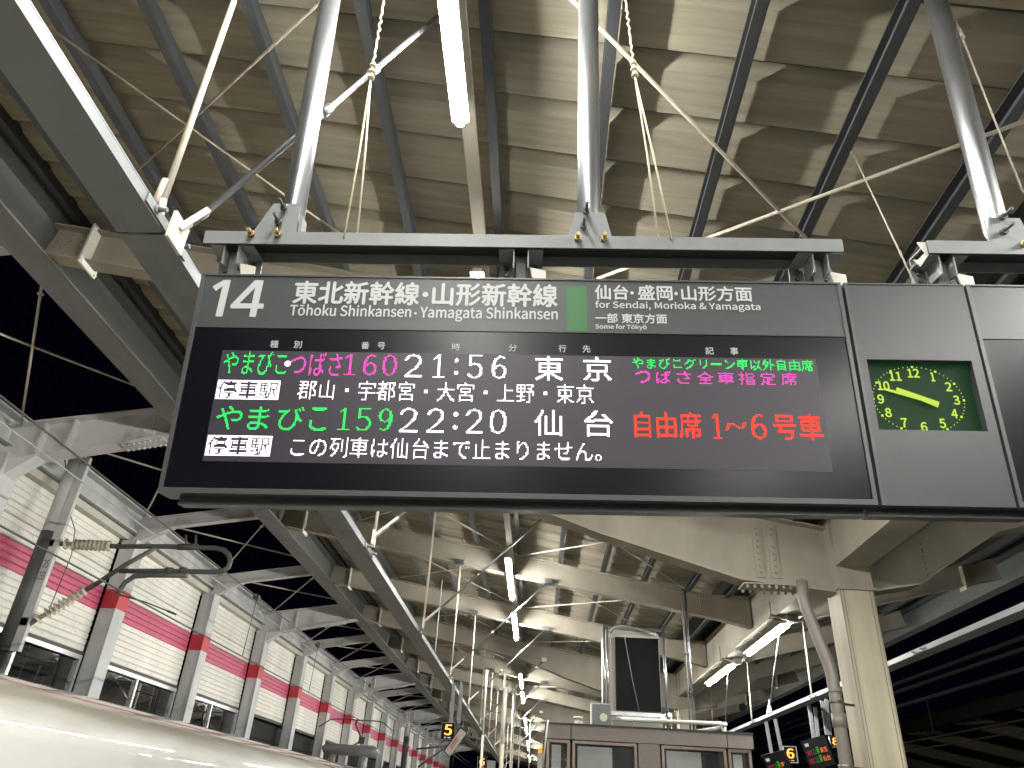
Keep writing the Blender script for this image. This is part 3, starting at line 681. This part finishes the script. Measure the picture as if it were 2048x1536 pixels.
# --- clock unit
ck = sthing('station_clock', 'grey clock unit with green dial and yellow numerals reading nine forty-eight', 'clock')
C0, C1 = 2.131, 2.524
g = MB(); sbox(g, C0, 0, C1, H, -.085, -.03)
sbox(g, C0, 0, C1, .275, -.03, 0); sbox(g, C0, .51, C1, H, -.03, 0); sbox(g, C0, .275, 2.163, .51, -.03, 0); sbox(g, 2.493, .275, C1, .51, -.03, 0)
g.build('housing', 'signgrey', ck)
g = MB(); sbox(g, 2.163, .275, 2.493, .51, -.03, -.026); g.build('dial', 'dial', ck)
g = MB(); sbox(g, C0 - .03, H, C1 + .05, H + .022, -.08, -.035); g.build('under_tray', 'framedark', ck)
g = MB(); sbox(g, C0 - .03, H + .022, C1 + .05, H + .027, -.08, -.03); g.build('tray_lip', 'signedge', ck)
g = MB(); sbox(g, C0, 0, C0 + .008, H, 0, .004); sbox(g, C0 + .008, 0, C1, .005, 0, .003); g.build('bezel', 'signedge', ck)
cx, cy, rx, ry = 2.316, .4, .118, .09
for h in range(1, 13):
    a = math.radians(90 - h * 30); u, v = cx + rx * math.cos(a), cy - ry * math.sin(a); s = str(h); wd = .018 * len(s) if h != 1 else .011
    text(ck, 'numeral', s, 'ledyellow', u - wd / 2, u + wd / 2, v - .0145, v + .0145, n=-.0255, latin=True, thick=.0012)
g = MB()
for k in range(60):
    a = math.radians(6 * k); r1 = 1.0; u, v = cx + (rx + .023) * math.cos(a), cy - (ry + .021) * math.sin(a); q = .0035 if k % 5 == 0 else .0014
    g.span((u - q, -v - q, -.0256), (u + q, -v + q, -.025))
g.build('minute_mark', 'ledyellow', ck)
def hand(deg, ln, tail, wd, n, nm):
    a = math.radians(90 - deg); d = V((math.cos(a), math.sin(a), 0)); x = V((-d.y, d.x, 0)); c = V((cx + .008, -cy, n))
    MB().prism([c - d * tail - x * wd * .7, c + d * ln - x * wd * .35, c + d * ln + x * wd * .35, c - d * tail + x * wd * .7], (0, 0, .002)).build(nm, 'ledyellow', ck)
hand(286, .118, .045, .0095, -.021, 'minute_hand'); hand(293, .082, .05, .014, -.0175, 'hour_hand')
# --- neighbouring board, cut by the frame of the photograph
b2 = sthing('departure_board', 'dark screened departure board beyond the clock, cut off by the picture edge', 'departure board')
shell(b2, 2.531, 4.6, 1)
g = MB(); sbox(g, 2.543, .006, 4.588, .197, -.012, 0); g.build('header_panel', 'signgrey', b2)
g = MB(); sbox(g, 2.543, .2, 4.588, H - .016, -.012, -.0015); g.build('display_screen', 'screen', b2)
# --- ropes with knots from roof to frame
def rope(lab, ends, knot, top, nk, splay):
    t = thing('hanging_rope', lab, 'rope', 'knotted ropes above the departure board')
    K = SM @ S(*knot); T = SM @ S(*top)
    for e in ends: MB().path([SM @ S(*e), (SM @ S(*e)).lerp(K, .5) + V((.004, 0, -.003)), K], .0038, 6).build('strand', 'rope', t)
    MB().path([K.lerp(T, f) + V((.004 * math.sin(f * 90), .004 * math.cos(f * 90), 0)) for f in [i / 26 for i in range(27)]], .0046, 6).build('strand', 'rope', t)
    g = MB()
    for i in range(nk):
        c = K.lerp(T, .03 + i * .055); g.ring(c, (T - K), .009, .006, 8); g.ring(c + V((0, 0, .012)), (1, .3, 1), .008, .005, 8)
    g.build('knot', 'rope', t)
us = lambda x, y: suv(x, y)
k0 = us(743, 135); t0 = us(770, -60)
rope('knotted ivory rope splitting in two, between the left pipe and the lit tube', [(us(688, 477)[0], us(688, 477)[1], .004), (*us(712, 462), -.02)], (*us(738, 150), -.03), (*t0, -.05), 3, 0)
rope('knotted ivory rope splitting in two, just right of the middle pipe', [(*us(1342, 480), .004), (*us(1318, 468), -.02)], (*us(1273, 145), -.03), (*us(1250, -60), -.05), 3, 0)
t = thing('stay_wire', 'thin brown wire running down to the top of the clock unit', 'wire')
MB().tube(roofpt(1705, 305), SM @ S(*suv(1838, 566), -.02), .0035, 6).ring(roofpt(1705, 305), (0, 1, 0), .01, .004, 8).build('wire', 'brownrod', t)
t = thing('stay_wire', 'dark wire running down beside the leaning pipe at the upper right', 'wire')
MB().tube(SM @ S(*suv(1925, 20), -.05), SM @ S(*suv(2046, 385), .0), .0035, 6).tube(SM @ S(*suv(1930, 36), -.05), SM @ S(*suv(1939, 58), -.046), .009, 6).build('wire', 'brownrod', t)

# ================================================================ train
tr = thing('bullet_train', 'cream white train standing at the left with a rounded grimy roof', 'train')
TX, TZ = -4.66, 1.845
prof = []
for i in range(0, 33):
    a = math.pi * (1 - i / 32); c, s = math.cos(a), math.sin(a)
    prof.append((TX + 1.475 * math.copysign(abs(c) ** .9, c), TZ + .5 * abs(s) ** .98))
prof = [(TX - 1.475, -1.0), (TX - 1.49, .6)] + prof + [(TX + 1.49, .6), (TX + 1.475, -1.0)]
def loft(g, prof, ys_, inset=0):
    n = len(prof); vs = [(x, y, z) for y in ys_ for x, z in prof]
    fs = [(j * n + i, j * n + i + 1, (j + 1) * n + i + 1, (j + 1) * n + i) for j in range(len(ys_) - 1) for i in range(n - 1)]
    g.add(vs, fs, True); g.add([(x, ys_[0], z) for x, z in prof], [tuple(range(n))]); g.add([(x, ys_[-1], z) for x, z in prof], [tuple(range(n - 1, -1, -1))]); return g
cars = [(-16.5, 3.7), (4.3, 24.5), (25.1, 45.3), (45.9, 66)]
cars = [(-8, 18.0), (18.7, 39), (39.6, 60)]
for a, b_ in cars:
    loft(MB(), prof, [a, a + .2, b_ - .2, b_]).build('car_body', 'train', tr)
for (a, b_), (c, d) in zip(cars[:-1], cars[1:]):
    MB().span((TX - 1.3, b_, -.8), (TX + 1.3, c, TZ + .3)).build('gangway', 'framedark', tr)
for a, b_ in cars:
    for k in range(int((b_ - a - 3) / 1.0)):
        y = a + 2 + k * 1.0; MB().span((TX + 1.478, y, .85), (TX + 1.492, y + .65, 1.5)).build('window', 'glass', tr)
# weathered band of brake dust along the crown of the roof, soft edged
nt = M['train'].node_tree; bs = nt.nodes['Principled BSDF']; old = bs.inputs['Base Color'].links[0].from_socket
ge = nt.nodes.new('ShaderNodeNewGeometry'); sx = nt.nodes.new('ShaderNodeSeparateXYZ'); nt.links.new(ge.outputs['Position'], sx.inputs[0])
mpn = nt.nodes.new('ShaderNodeMapping'); mpn.inputs['Scale'].default_value = (5, .5, 2); nt.links.new(ge.outputs['Position'], mpn.inputs[0])
no = nt.nodes.new('ShaderNodeTexNoise'); no.inputs['Scale'].default_value = 2.; no.inputs['Detail'].default_value = 9; nt.links.new(mpn.outputs[0], no.inputs['Vector'])
ad = nt.nodes.new('ShaderNodeMath'); ad.operation = 'MULTIPLY_ADD'; ad.inputs[1].default_value = .3; nt.links.new(no.outputs[0], ad.inputs[0]); nt.links.new(sx.outputs[0], ad.inputs[2])
mr = nt.nodes.new('ShaderNodeMapRange'); mr.inputs[1].default_value = TX + 1.46 + .15; mr.inputs[2].default_value = TX + 1.3 + .15; mr.inputs[3].default_value = 0; mr.inputs[4].default_value = .8; nt.links.new(ad.outputs[0], mr.inputs[0])
mx = nt.nodes.new('ShaderNodeMix'); mx.data_type = 'RGBA'; nt.links.new(mr.outputs[0], mx.inputs[0]); nt.links.new(old, mx.inputs[6]); mx.inputs[7].default_value = (.34, .3, .225, 1)
nt.links.new(mx.outputs[2], bs.inputs['Base Color'])
# pantograph
pg = MB(); PYY = 20.6; g = pg
ztop = 1.6 + 1.87
g = MB().path([(TX - .95, PYY, ztop - .2), (TX - .7, PYY, ztop - .03), (TX - .55, PYY, ztop), (TX + .55, PYY, ztop), (TX + .7, PYY, ztop - .03), (TX + .95, PYY, ztop - .2)], .016, 6)
pt = g.build('pantograph', 'wire', tr)
MB().path([(TX, PYY, ztop - .02), (TX, PYY - .05, ztop - .1), (TX + .12, PYY + .35, ztop - .42), (TX - .05, PYY + .4, ztop - .55), (TX - .15, PYY + .05, ztop - .66)], .028, 7).build('arm', 'wire', pt)
MB().span((TX + .05, PYY + .3, ztop - .52), (TX + .2, PYY + .38, ztop - .36)).build('spring_box', 'brown', pt)
MB().path([(TX - .75, PYY, ztop - .72), (TX - .7, PYY, ztop - .7), (TX - .2, PYY, ztop - .7), (TX - .1, PYY, ztop - .7), (TX + .5, PYY, ztop - .7), (TX + .62, PYY, ztop - .72), (TX + .68, PYY, ztop - .73)], .12, 12, [.09, .13, .13, .125, .14, .1, .03]).build('insulator_cover', 'box', pt)
for dx in (-.5, .3): MB().tube((TX + dx, PYY, ztop - 1.5), (TX + dx, PYY, ztop - .7), .09, 10).build('support', 'box', pt)

# ================================================================ overhead line equipment
XC = -4.6; ZC, ZM = 1.6 + 1.88, 1.6 + 2.79
ow = thing('overhead_wires', 'dark contact wire and messenger wire running above the train', 'wire')
nod = [9.25 + d for d in (-45, 0, 45)]
def sagz(y): 
    return ZM
MB().path([(XC, y, ZC) for y in (-35, 9.2, 60, 110)], .009, 6).build('contact_wire', 'wire', ow)
MB().path([(XC + .03, y, ZM) for y in (-35, 9.2, 60, 110)], .010, 6).build('messenger_wire', 'wire', ow)
MB().path([(XC - .55, y, ZM + .15) for y in (-35, 9.2, 60, 110)], .008, 6).build('feeder_wire', 'wirelight', ow)
for y in [at(512, 1190, X=XC).y] + [15.7, 21.2, 27, 33, 39, 45]:
    MB().tube((XC, y, ZC), (XC + .03, y, ZM), .006, 5).path([(XC + .02, y - .05, ZM), (XC + .02, y + .05, ZM)], .05, 8).build('dropper', 'wire', ow)
ca = thing('catenary_bracket', 'grey catenary bracket with two ribbed insulators beside the barrier wall', 'catenary bracket')
YP = 8.95; q = lambda x, y: at(x, y, Y=YP)
P0 = q(140, 930); xm = -6.33
g = MB().tube((xm, YP, q(78, 1120).z + .35), (xm, YP, 1.6 + 4.0), .095, 16).build('mast', 'mast', ca)
MB().tube((xm, YP, q(25, 1285).z - .1), (xm, YP, q(78, 1120).z + .36), .1, 16).build('mast_sleeve', 'mastdark', ca)
MB().span((xm + .09, YP - .05, q(25, 1285).z - .1), (xm + .2, YP + .01, q(140, 930).z + .1)).build('mast_angle', 'mast', ca)
ip = [q(112, 1088), q(60, 1245)]
def insulator(a, b_, nm):
    d = (b_ - a); n = d.normalized(); ln = d.length
    o = MB().tube(a, b_, .028, 10).build(nm, 'insul', ca)
    g = MB(); k = 11
    for i in range(k):
        c = a + d * ((i + .5) / k)
        if i == 1: continue
        g.path([c - n * .008, c, c + n * .014], .05, 14, [.035, .07, .045])
    g.build('shed', 'insul', o)
    MB().tube(a - n * .12, a, .03, 8).tube(b_, b_ + n * .1, .032, 8).build('end_fitting', 'pipe', o)
i1a, i1b = q(128, 1088), q(222, 1092); insulator(i1a, i1b, 'insulator')
i2a, i2b = q(72, 1240), q(172, 1180); insulator(i2a, i2b, 'insulator')
for p in ip: MB().box(p + V((-.08, 0, 0)), (.16, .1, .09)).build('hinge', 'pipe', ca)
lp = [q(232, 1093), q(330, 1093), q(430, 1096), q(448, 1100), q(458, 1110), q(461, 1122), q(457, 1134), q(446, 1142), q(430, 1144), q(330, 1142), q(240, 1142)]
MB().path(lp, .031, 12).build('loop_pipe', 'pipe', ca)
MB().path([q(180, 1176), q(250, 1130), q(312, 1096)], .03, 10).build('stay_pipe', 'pipe', ca)
MB().path([q(375, 1151), q(300, 1150), q(268, 1153), q(250, 1165), q(240, 1180), q(236, 1188)], .032, 10).build('steady_arm_holder', 'pipe', ca)
MB().tube(q(332, 1142), q(345, 1142), .045, 10).build('pipe_clamp', 'wire', ca)
MB().tube(q(360, 1142), q(373, 1142), .045, 10).build('pipe_clamp', 'wire', ca)
MB().tube(q(355, 1094), q(395, 1094), .04, 10).tube(q(372, 1070), q(372, 1094), .012, 6).tube(q(392, 1070), q(392, 1094), .012, 6).build('pipe_clamp', 'wire', ca)
MB().path([q(240, 1190), q(290, 1204), q(350, 1228)], .009, 6).tube(q(335, 1222), q(352, 1229), .014, 6).build('registration_arm', 'wire', ca)
lab = MB(); a = q(78, 1142)
LZ = a.z
sp = MB().span((xm + .095, YP - .056, LZ - .16), (xm + .195, YP - .052, LZ + .16)).build('number_plate', 'letter', ca)
def wtext(parent, name, s, m, x0, x1, z0, z1, y, latin=True, thick=.001):
    v, t = glyphs(s, latin); lo, hi = v.min(0), v.max(0); g = MB()
    for k, (du, dv) in enumerate([(0, 0), (thick, 0), (-thick, 0)]):
        g.add([(x0 + (a[0] - lo[0]) / (hi[0] - lo[0]) * (x1 - x0) + du, y - .0003 * k, z0 + (a[1] - lo[1]) / (hi[1] - lo[1]) * (z1 - z0) + dv) for a in v], [tuple(map(int, q_)) for q_ in t])
    return g.build(name, m, parent)
wtext(ca, 'plate_lettering', '25', 'framedark', xm + .11, xm + .18, LZ + .03, LZ + .13, YP - .0575); wtext(ca, 'plate_lettering', '233', 'framedark', xm + .105, xm + .185, LZ - .12, LZ - .02, YP - .0575)
MB().path([q(128, 905), q(133, 945), q(118, 985), q(135, 1010), q(150, 1060), q(143, 1110), q(100, 1215)], .006, 5).build('cable', 'wire', ca)
# far catenary masts
for y, xx, lab_ in ((44, -6.2, 'dark catenary mast far along the track, before the banded posts'),):
    t = thing('catenary_mast', lab_, 'catenary mast', None, (0, 0, 0))
    p = at(812, 1480, X=-6.1); MB().tube((p.x, p.y, -1.4), (p.x, p.y, p.z + .15), .12, 10).build('sleeve', 'mastdark', t)
    MB().tube((p.x, p.y, p.z + .15), (p.x, p.y, 1.6 + 4), .1, 10).build('pole', 'mast', t)
    a1, a2 = at(832, 1498, Y=p.y), at(896, 1492, Y=p.y); a3, a4 = at(836, 1534, Y=p.y), at(890, 1496, Y=p.y)
    MB().tube(a1, a2, .04, 7).tube(a3, a4, .04, 7).build('bracket_arm', 'pipe', t)

# ================================================================ small signs on the hanging beams
def number_sign(ch, px, py, Y, sz, lab, hx, yaw=.12, face=-1):
    c = at(px, py, Y=Y); t = thing('number_sign', lab, 'number sign', 'lit number signs under the hanging beams', c, (0, 0, yaw))
    h = sz / 2; MB().span((-h, 0, -h * 1.15), (h, .09, h * 1.15)).build('case', 'box', t)
    MB().span((-h * .93, -.003, -h * 1.08), (h * .93, 0, h * 1.08)).build('black_face', 'black', t)
    wtext(t, 'numeral', ch, 'ledorange', -h * .5, h * .5, -h * .55, h * .85, -.005, thick=h * .06)
    MB().span((-h * .5, -.005, -h * .95), (-h * .2, -.004, -h * .78)).span((0, -.005, -h * .95), (h * .45, -.004, -h * .78)).build('small_print', 'dispwhite', t)
    return t, c
def posts_down(t, c, xs, top, Y, wd=.05):
    for x in xs: MB().prism([V((x - c.x, .03, .1)), V((x - c.x + wd, .03, .1)), V((x - c.x + wd, .03, top - c.z - .12)), V((x - c.x + wd * .2, .03, top - c.z)), V((x - c.x, .03, top - c.z))], (0, .02, 0)).build('hanger_leg', 'rail', t)
t, c = number_sign('5', 896, 1462, 11.2, .19, 'glowing orange 5 hanging beside the tilted white display', 0); posts_down(t, c, (-1.24, -1.13), ZB, 11.2)
# grey display turned along the platform next to the 5
dc = at(912, 1482, Y=11.0)
t = thing('train_display', 'pale tilted display panel hanging next to the glowing 5', 'train display', None, dc, (math.radians(12), math.radians(32), math.radians(20)))
MB().span((-.055, -.02, -.2), (.055, .05, .17)).build('case', 'black', t); MB().span((-.05, -.024, -.19), (.05, -.021, .16)).build('pale_face', 'panel', t)
MB().span((-.03, -.027, -.1), (-.015, -.025, .05)).span((.0, -.027, -.12), (.01, -.025, .04)).build('red_print', 'red', t)
t, c = number_sign('6', 964, 1525, 18.3, .2, 'small glowing orange 6 low down beside the far hanging rods', 0)
MB().box((0, .05, .45), (.05, .03, .7)).build('hanger_leg', 'rail', t)
MB().span((.12, -.01, -.3), (.3, .06, .05)).build('side_display', 'box', t)
def display(corners, Y, lab, legs):
    P4 = [at(*p, Y=Y) if i in (0, 3) else at(*p, Y=Y - .25) for i, p in enumerate(corners)]
    t = thing('train_display', lab, 'train display', 'tilted train displays right of the kiosk')
    ux = P4[1] - P4[0]; vz = P4[3] - P4[0]; n = vz.cross(ux).normalized()
    if n.y > 0: n = -n
    MB().prism(P4, -n * .09).build('case', 'black', t)
    def qd(g, a, b_, c_, d): g.add([P4[0] + ux * i + vz * j + n * .003 for i, j in ((a, c_), (a, d), (b_, d), (b_, c_))], [(0, 1, 2, 3)]); return g
    def qtext(s, m, a, b_, c_, d, name='display_text'):
        v, tt = glyphs(s, s.isascii()); lo, hi = v.min(0), v.max(0); g = MB()
        g.add([P4[0] + ux * (a + (x - lo[0]) / (hi[0] - lo[0]) * (b_ - a)) + vz * (d - (y - lo[1]) / (hi[1] - lo[1]) * (d - c_)) + n * .004 for x, y in v], [tuple(map(int, q_)) for q_ in tt]); g.build(name, m, t)
    qtext('⑭', 'dispwhite', .12, .25, .14, .25) if False else None
    qd(MB(), .12, .28, .13, .24).build('header_mark', 'dispwhite', t)
    for r_i, y in enumerate((.36, .64)):
        qtext('つばさ' if r_i == 0 else 'やまびこ', 'ledpinkd', .08, .3, y, y + .18); qtext('21:56' if r_i == 0 else '22:20', 'ledgreend', .34, .6, y, y + .18); qtext('東京' if r_i == 0 else '仙台', 'ledorangd', .64, .92, y, y + .18)
        qd(qd(MB(), .5, .6, y + .03, y + .15), .5, .6, y - .05, y).build('lit_block', 'ledgreend', t)
    for a, b_ in legs:
        p, q_ = at(*a, Y=Y), at(*b_, Y=Y)
        MB().bar(p, q_, .05, .02, up=(0, 1, 0)).build('hanger_leg', 'rail', t)
    return t
M['ledpinkd'] = emit('display_pink', (.9, .06, .14), .8); M['ledgreend'] = emit('display_green', (.1, .45, .06), .6); M['ledorangd'] = emit('display_orange', (1, .22, .06), 1.2)
display([(1600, 1482), (1648, 1470), (1672, 1528), (1622, 1540)], 11.8, 'tilted red and green train display beside the drain pipe', [((1618, 1410), (1628, 1478)), ((1630, 1414), (1636, 1474)), ((1644, 1402), (1654, 1470)), ((1652, 1398), (1660, 1470))])
display([(1522, 1512), (1567, 1500), (1590, 1556), (1548, 1568)], 12.9, 'tilted red and green train display next to the glowing 6', [((1532, 1443), (1543, 1506)), ((1550, 1438), (1563, 1500))])
t, c = number_sign('6', 1581, 1509, 12.7, .19, 'glowing orange 6 framed in white between the two tilted displays', 0, yaw=-.1)
MB().span((-.1, -.006, -.115), (-.092, -.004, .115)).span((.092, -.006, -.115), (.1, -.004, .115)).span((-.092, -.006, .107), (.092, -.004, .115)).span((-.092, -.006, -.115), (.092, -.004, -.107)).build('white_rim', 'dispwhite', t)
t, c = number_sign('8', 1670, 1484, 11.9, .13, 'half hidden orange figure at the edge of the drain pipe', 0, yaw=-.1)

# ================================================================ kiosk / waiting room
ki = thing('waiting_room', 'brown clad waiting room with glass front at the foot of the picture', 'waiting room')
YK = 10.9; X0, X1, ZK = .115, 2.85, 2.665
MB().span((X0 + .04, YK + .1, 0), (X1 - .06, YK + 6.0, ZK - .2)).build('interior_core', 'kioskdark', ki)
MB().span((X0 - .02, YK - .03, ZK), (X1 + .0, YK + 6.1, ZK + .025)).build('roof', 'kioskdark', ki)
js = [X0, at(1142, 1460, Y=YK).x, at(1453, 1470, Y=YK).x, X1]
for a, b_ in zip(js[:-1], js[1:]): MB().span((a + .006, YK - .02, ZK - .17), (b_ - .006, YK + .1, ZK)).build('fascia_panel', 'kiosk', ki)
MB().span((X0, YK + .1, ZK - .17), (X0 + .1, YK + 6, ZK)).build('fascia_panel', 'kiosk', ki)
kg = M['kioskglass'].node_tree.nodes['Principled BSDF']; kg.inputs['Alpha'].default_value = .16; kg.inputs['IOR'].default_value = 2.1
for a, b_ in ((1093, 1140), (1145, 1274), (1323, 1452), (1456, 1502)):
    a, b_ = at(a, 1500, Y=YK).x, at(b_, 1500, Y=YK).x
    f = MB().span((a, YK, ZK - .215), (b_, YK + .05, ZK - .18)).span((a, YK, 0), (a + .035, YK + .05, ZK - .215)).span((b_ - .035, YK, 0), (b_, YK + .05, ZK - .215)).build('window_frame', 'kioskframe', ki)
    MB().span((a + .035, YK + .02, .05), (b_ - .035, YK + .024, ZK - .215)).build('window_pane', 'kioskglass', f)
    MB().span((a + .07, YK + .06, .9), (a + (b_ - a) * .62, YK + .065, ZK - .24)).build('lit_interior_panel', 'lit_interior_panel', f)  # pale panel painted bright in place of the room's lit interior
a, b_ = at(1275, 1500, Y=YK).x, at(1321, 1500, Y=YK).x
MB().span((a + .01, YK - .015, 0), (b_ - .01, YK + .06, ZK - .175)).build('wall_panel', 'kiosk', ki)
# shutter-like box with black board on its roof
bx = thing('roof_cabinet', 'ivory ribbed cabinet with a large black panel standing on the waiting room roof', 'cabinet')
YB_ = 11.4; a, b_, c_, d = .93, 1.80, 2.70, 4.05
MB().span((a + .02, YB_ + .06, c_), (b_ - .05, YB_ + .7, d - .02)).build('body', 'panel', bx)
g = MB()
for i in range(3): g.bar((a + .06 + .05 * i, YB_ + .055, c_ + .25), (a + .06 + .05 * i, YB_ + .055, d - .1), .012, .012, up=(0, 1, 0))
g.build('rib', 'panel', bx)
MB().span((1.105, YB_ + .03, 2.95), (1.74, YB_ + .058, 3.955)).build('black_panel', 'black', bx)
for xx, rr0 in ((a, .022), (b_ + .01, .022), (a + .05, .016)): MB().tube((xx, YB_ - .02, c_), (xx, YB_ - .02, d + .06), rr0, 10).build('upright_pipe', 'galv', bx)
MB().bar((a - .02, YB_, d + .02), (b_ + .03, YB_, d + .02), .05, .04).bar((a, YB_, 2.9), (b_, YB_, 2.9), .04, .05).bar((1.1, YB_, 2.85), (b_, YB_, 2.85), .05, .03).build('crossbar', 'galv', bx)
MB().path([(1.02, YB_ - .01, 4.0), (1.08, YB_ - .01, 4.07), (1.2, YB_ - .01, 4.1), (1.45, YB_ - .01, 4.07), (1.7, YB_ - .01, 4.0)], .022, 8).build('hood_tube', 'drain', bx)
MB().path([(1.24, YB_, 3.97), (1.33, YB_, 3.4), (1.42, YB_, 2.95)], .005, 5).build('cable', 'box', bx)
MB().span((a + .14, YB_ + .05, 4.0), (b_ - .08, YB_ + .06, 4.05)).build('top_trim', 'panel', bx)
lb = thing('loudspeaker_box', 'grey speaker box with a round ivory disc on the waiting room roof', 'speaker box', None, (.865, 11.05, 2.69))
MB().span((-.13, -.06, 0), (.12, .15, .27)).build('case', 'box', lb); MB().disc((.02, -.062, .105), (0, -1, 0), .052, .008, 20).build('disc', 'lens', lb)
MB().span((-.145, -.04, 0), (-.13, .15, .29)).span((-.13, -.04, .27), (.12, .15, .285)).build('back_plate', 'bracket', lb)
hrn = thing('roof_pipe_rail', 'ivory pipe running along the waiting room roof and bending back at the right', 'pipe')
MB().path([(1.0, 11.1, 2.79), (2.45, 11.05, 2.80), (2.55, 11.1, 2.80), (2.5, 11.3, 2.77), (2.25, 11.9, 2.76)], .026, 10).build('pipe', 'bracket', hrn)
for xx in (1.0, 1.3, 2.5): MB().tube((xx, 11.1, 2.69), (xx, 11.1, 2.8), .014, 6).build('support', 'bracket', hrn)
vt = thing('roof_vent', 'short ivory capped vent at the left end of the waiting room roof', 'vent', None, (.56, 11.3, 2.69))
MB().tube((0, 0, 0), (0, 0, .1), .055, 14).build('stub', 'bracket', vt); MB().tube((0, 0, .1), (0, 0, .13), .068, 14).build('cap', 'lens', vt)
cn = thing('conduit_pair', 'two thin dark conduits dropping from the roof to the waiting room', 'conduit')
for i, (x, r) in enumerate(((2.08, .012), (2.13, .017))):
    MB().tube((x, 11.15, 2.69), (x, 11.15, RZ(x) + .33), r, 8).build('conduit', 'galv' if i else 'box', cn)
MB().box((2.1, 11.14, 3.7), (.09, .03, .02)).box((2.1, 11.14, 3.2), (.09, .03, .02)).build('clip', 'bolt', cn)
bc = thing('beacon_post', 'white post with an orange beacon at the left corner of the waiting room', 'beacon post', None, (.035, 10.7, 0))
MB().span((-.03, 0, 0), (.025, .05, 2.26)).build('post', 'bracket', bc); MB().tube((0, .02, 2.3), (0, .02, 2.36), .03, 12, .022).build('beacon', 'beacon', bc); MB().span((-.035, -.005, 2.24), (.032, .055, 2.3)).build('collar', 'letter', bc); MB().span((-.028, -.006, 2.04), (.022, -.001, 2.12)).build('red_label', 'red', bc)
wp = thing('white_post', 'white post leaning against the left wall of the waiting room', 'post'); MB().tube(at(1085, 1536, Y=10.8), at(1096, 1440, Y=10.8), .012, 8).build('pole', 'bracket', wp)
# distant white standpipes under the canopy
for i, (px, ptop, y, r, lab_) in enumerate(((1011, 1374, 17.0, .042, 'white stepped standpipe in the middle distance'), (1030, 1380, 19.5, .022, 'thin leaning standpipe next to the stepped white one'), (974, 1340, 14.0, .018, 'plain ivory pole left of the stepped white standpipe'))):
    p = at(px, ptop, Y=y); t = thing('standpipe', lab_, 'standpipe', None, (p.x, y, 0))
    MB().tube((0, 0, 0), (0, 0, p.z * .72), r, 12).build('lower_pipe', 'rod', t); MB().tube((0, 0, p.z * .72), (0, 0, p.z), r * .75, 12, r * 1.2).build('upper_pipe', 'bracket', t)
for i, (x, y, lab_) in enumerate([(-.95, 21.1, 'pale vertical rod, nearest of the far hanging rods'), (-.8, 24.5, 'pale vertical rod, second of the far hanging rods'), (-.62, 27.8, 'pale vertical rod, third of the far hanging rods'), (-.3, 31, 'pale vertical rod, farthest of the far hanging rods'), (-1.7, 12.4, 'dark thin rod left of the hanging beam brackets')]):
    t = thing('hanging_rod', lab_, 'rod', 'thin rods hanging far under the canopy'); MB().tube((x, y, 2.0 if i < 4 else 3.3), (x, y, RZ(x)), .02 if i < 4 else .012, 6).build('rod', 'rod' if i < 4 else 'box', t)

# ================================================================ dark far side on the right
fc = thing('opposite_canopy', 'dim beige canopy of the opposite platform in the dark at lower right', 'canopy')
XO = 15.5
for k in range(-1, 12):
    y = 6 + 4.2 * k
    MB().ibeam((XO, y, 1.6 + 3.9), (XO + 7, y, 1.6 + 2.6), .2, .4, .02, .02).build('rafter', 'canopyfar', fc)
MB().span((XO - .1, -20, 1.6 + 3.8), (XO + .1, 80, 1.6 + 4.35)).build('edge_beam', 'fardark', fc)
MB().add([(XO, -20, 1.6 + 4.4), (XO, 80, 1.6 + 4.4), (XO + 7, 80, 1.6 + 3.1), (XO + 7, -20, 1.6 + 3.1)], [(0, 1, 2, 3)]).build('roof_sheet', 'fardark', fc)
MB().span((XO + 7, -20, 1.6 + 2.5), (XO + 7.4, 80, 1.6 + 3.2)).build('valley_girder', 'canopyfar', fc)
og = thing('overhead_girder', 'dark twin girders crossing the night behind the right hanging beam', 'girder')
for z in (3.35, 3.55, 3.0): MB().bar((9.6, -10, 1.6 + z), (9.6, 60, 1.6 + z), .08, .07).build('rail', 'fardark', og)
for y in (8, 14, 20): MB().tube((9.6, y, 1.6 + 2.2), (9.6, y, 1.6 + 3.0), .025, 6).build('dropper', 'fardark', og)
rw = thing('overhead_wires', 'faint wires over the dark track at the right edge', 'wire')
for x, z in ((9.7, 1.95), (9.7, 2.15)): MB().tube((x, -10, 1.6 + z), (x, 70, 1.6 + z), .02, 6).build('wire', 'fardark', rw)
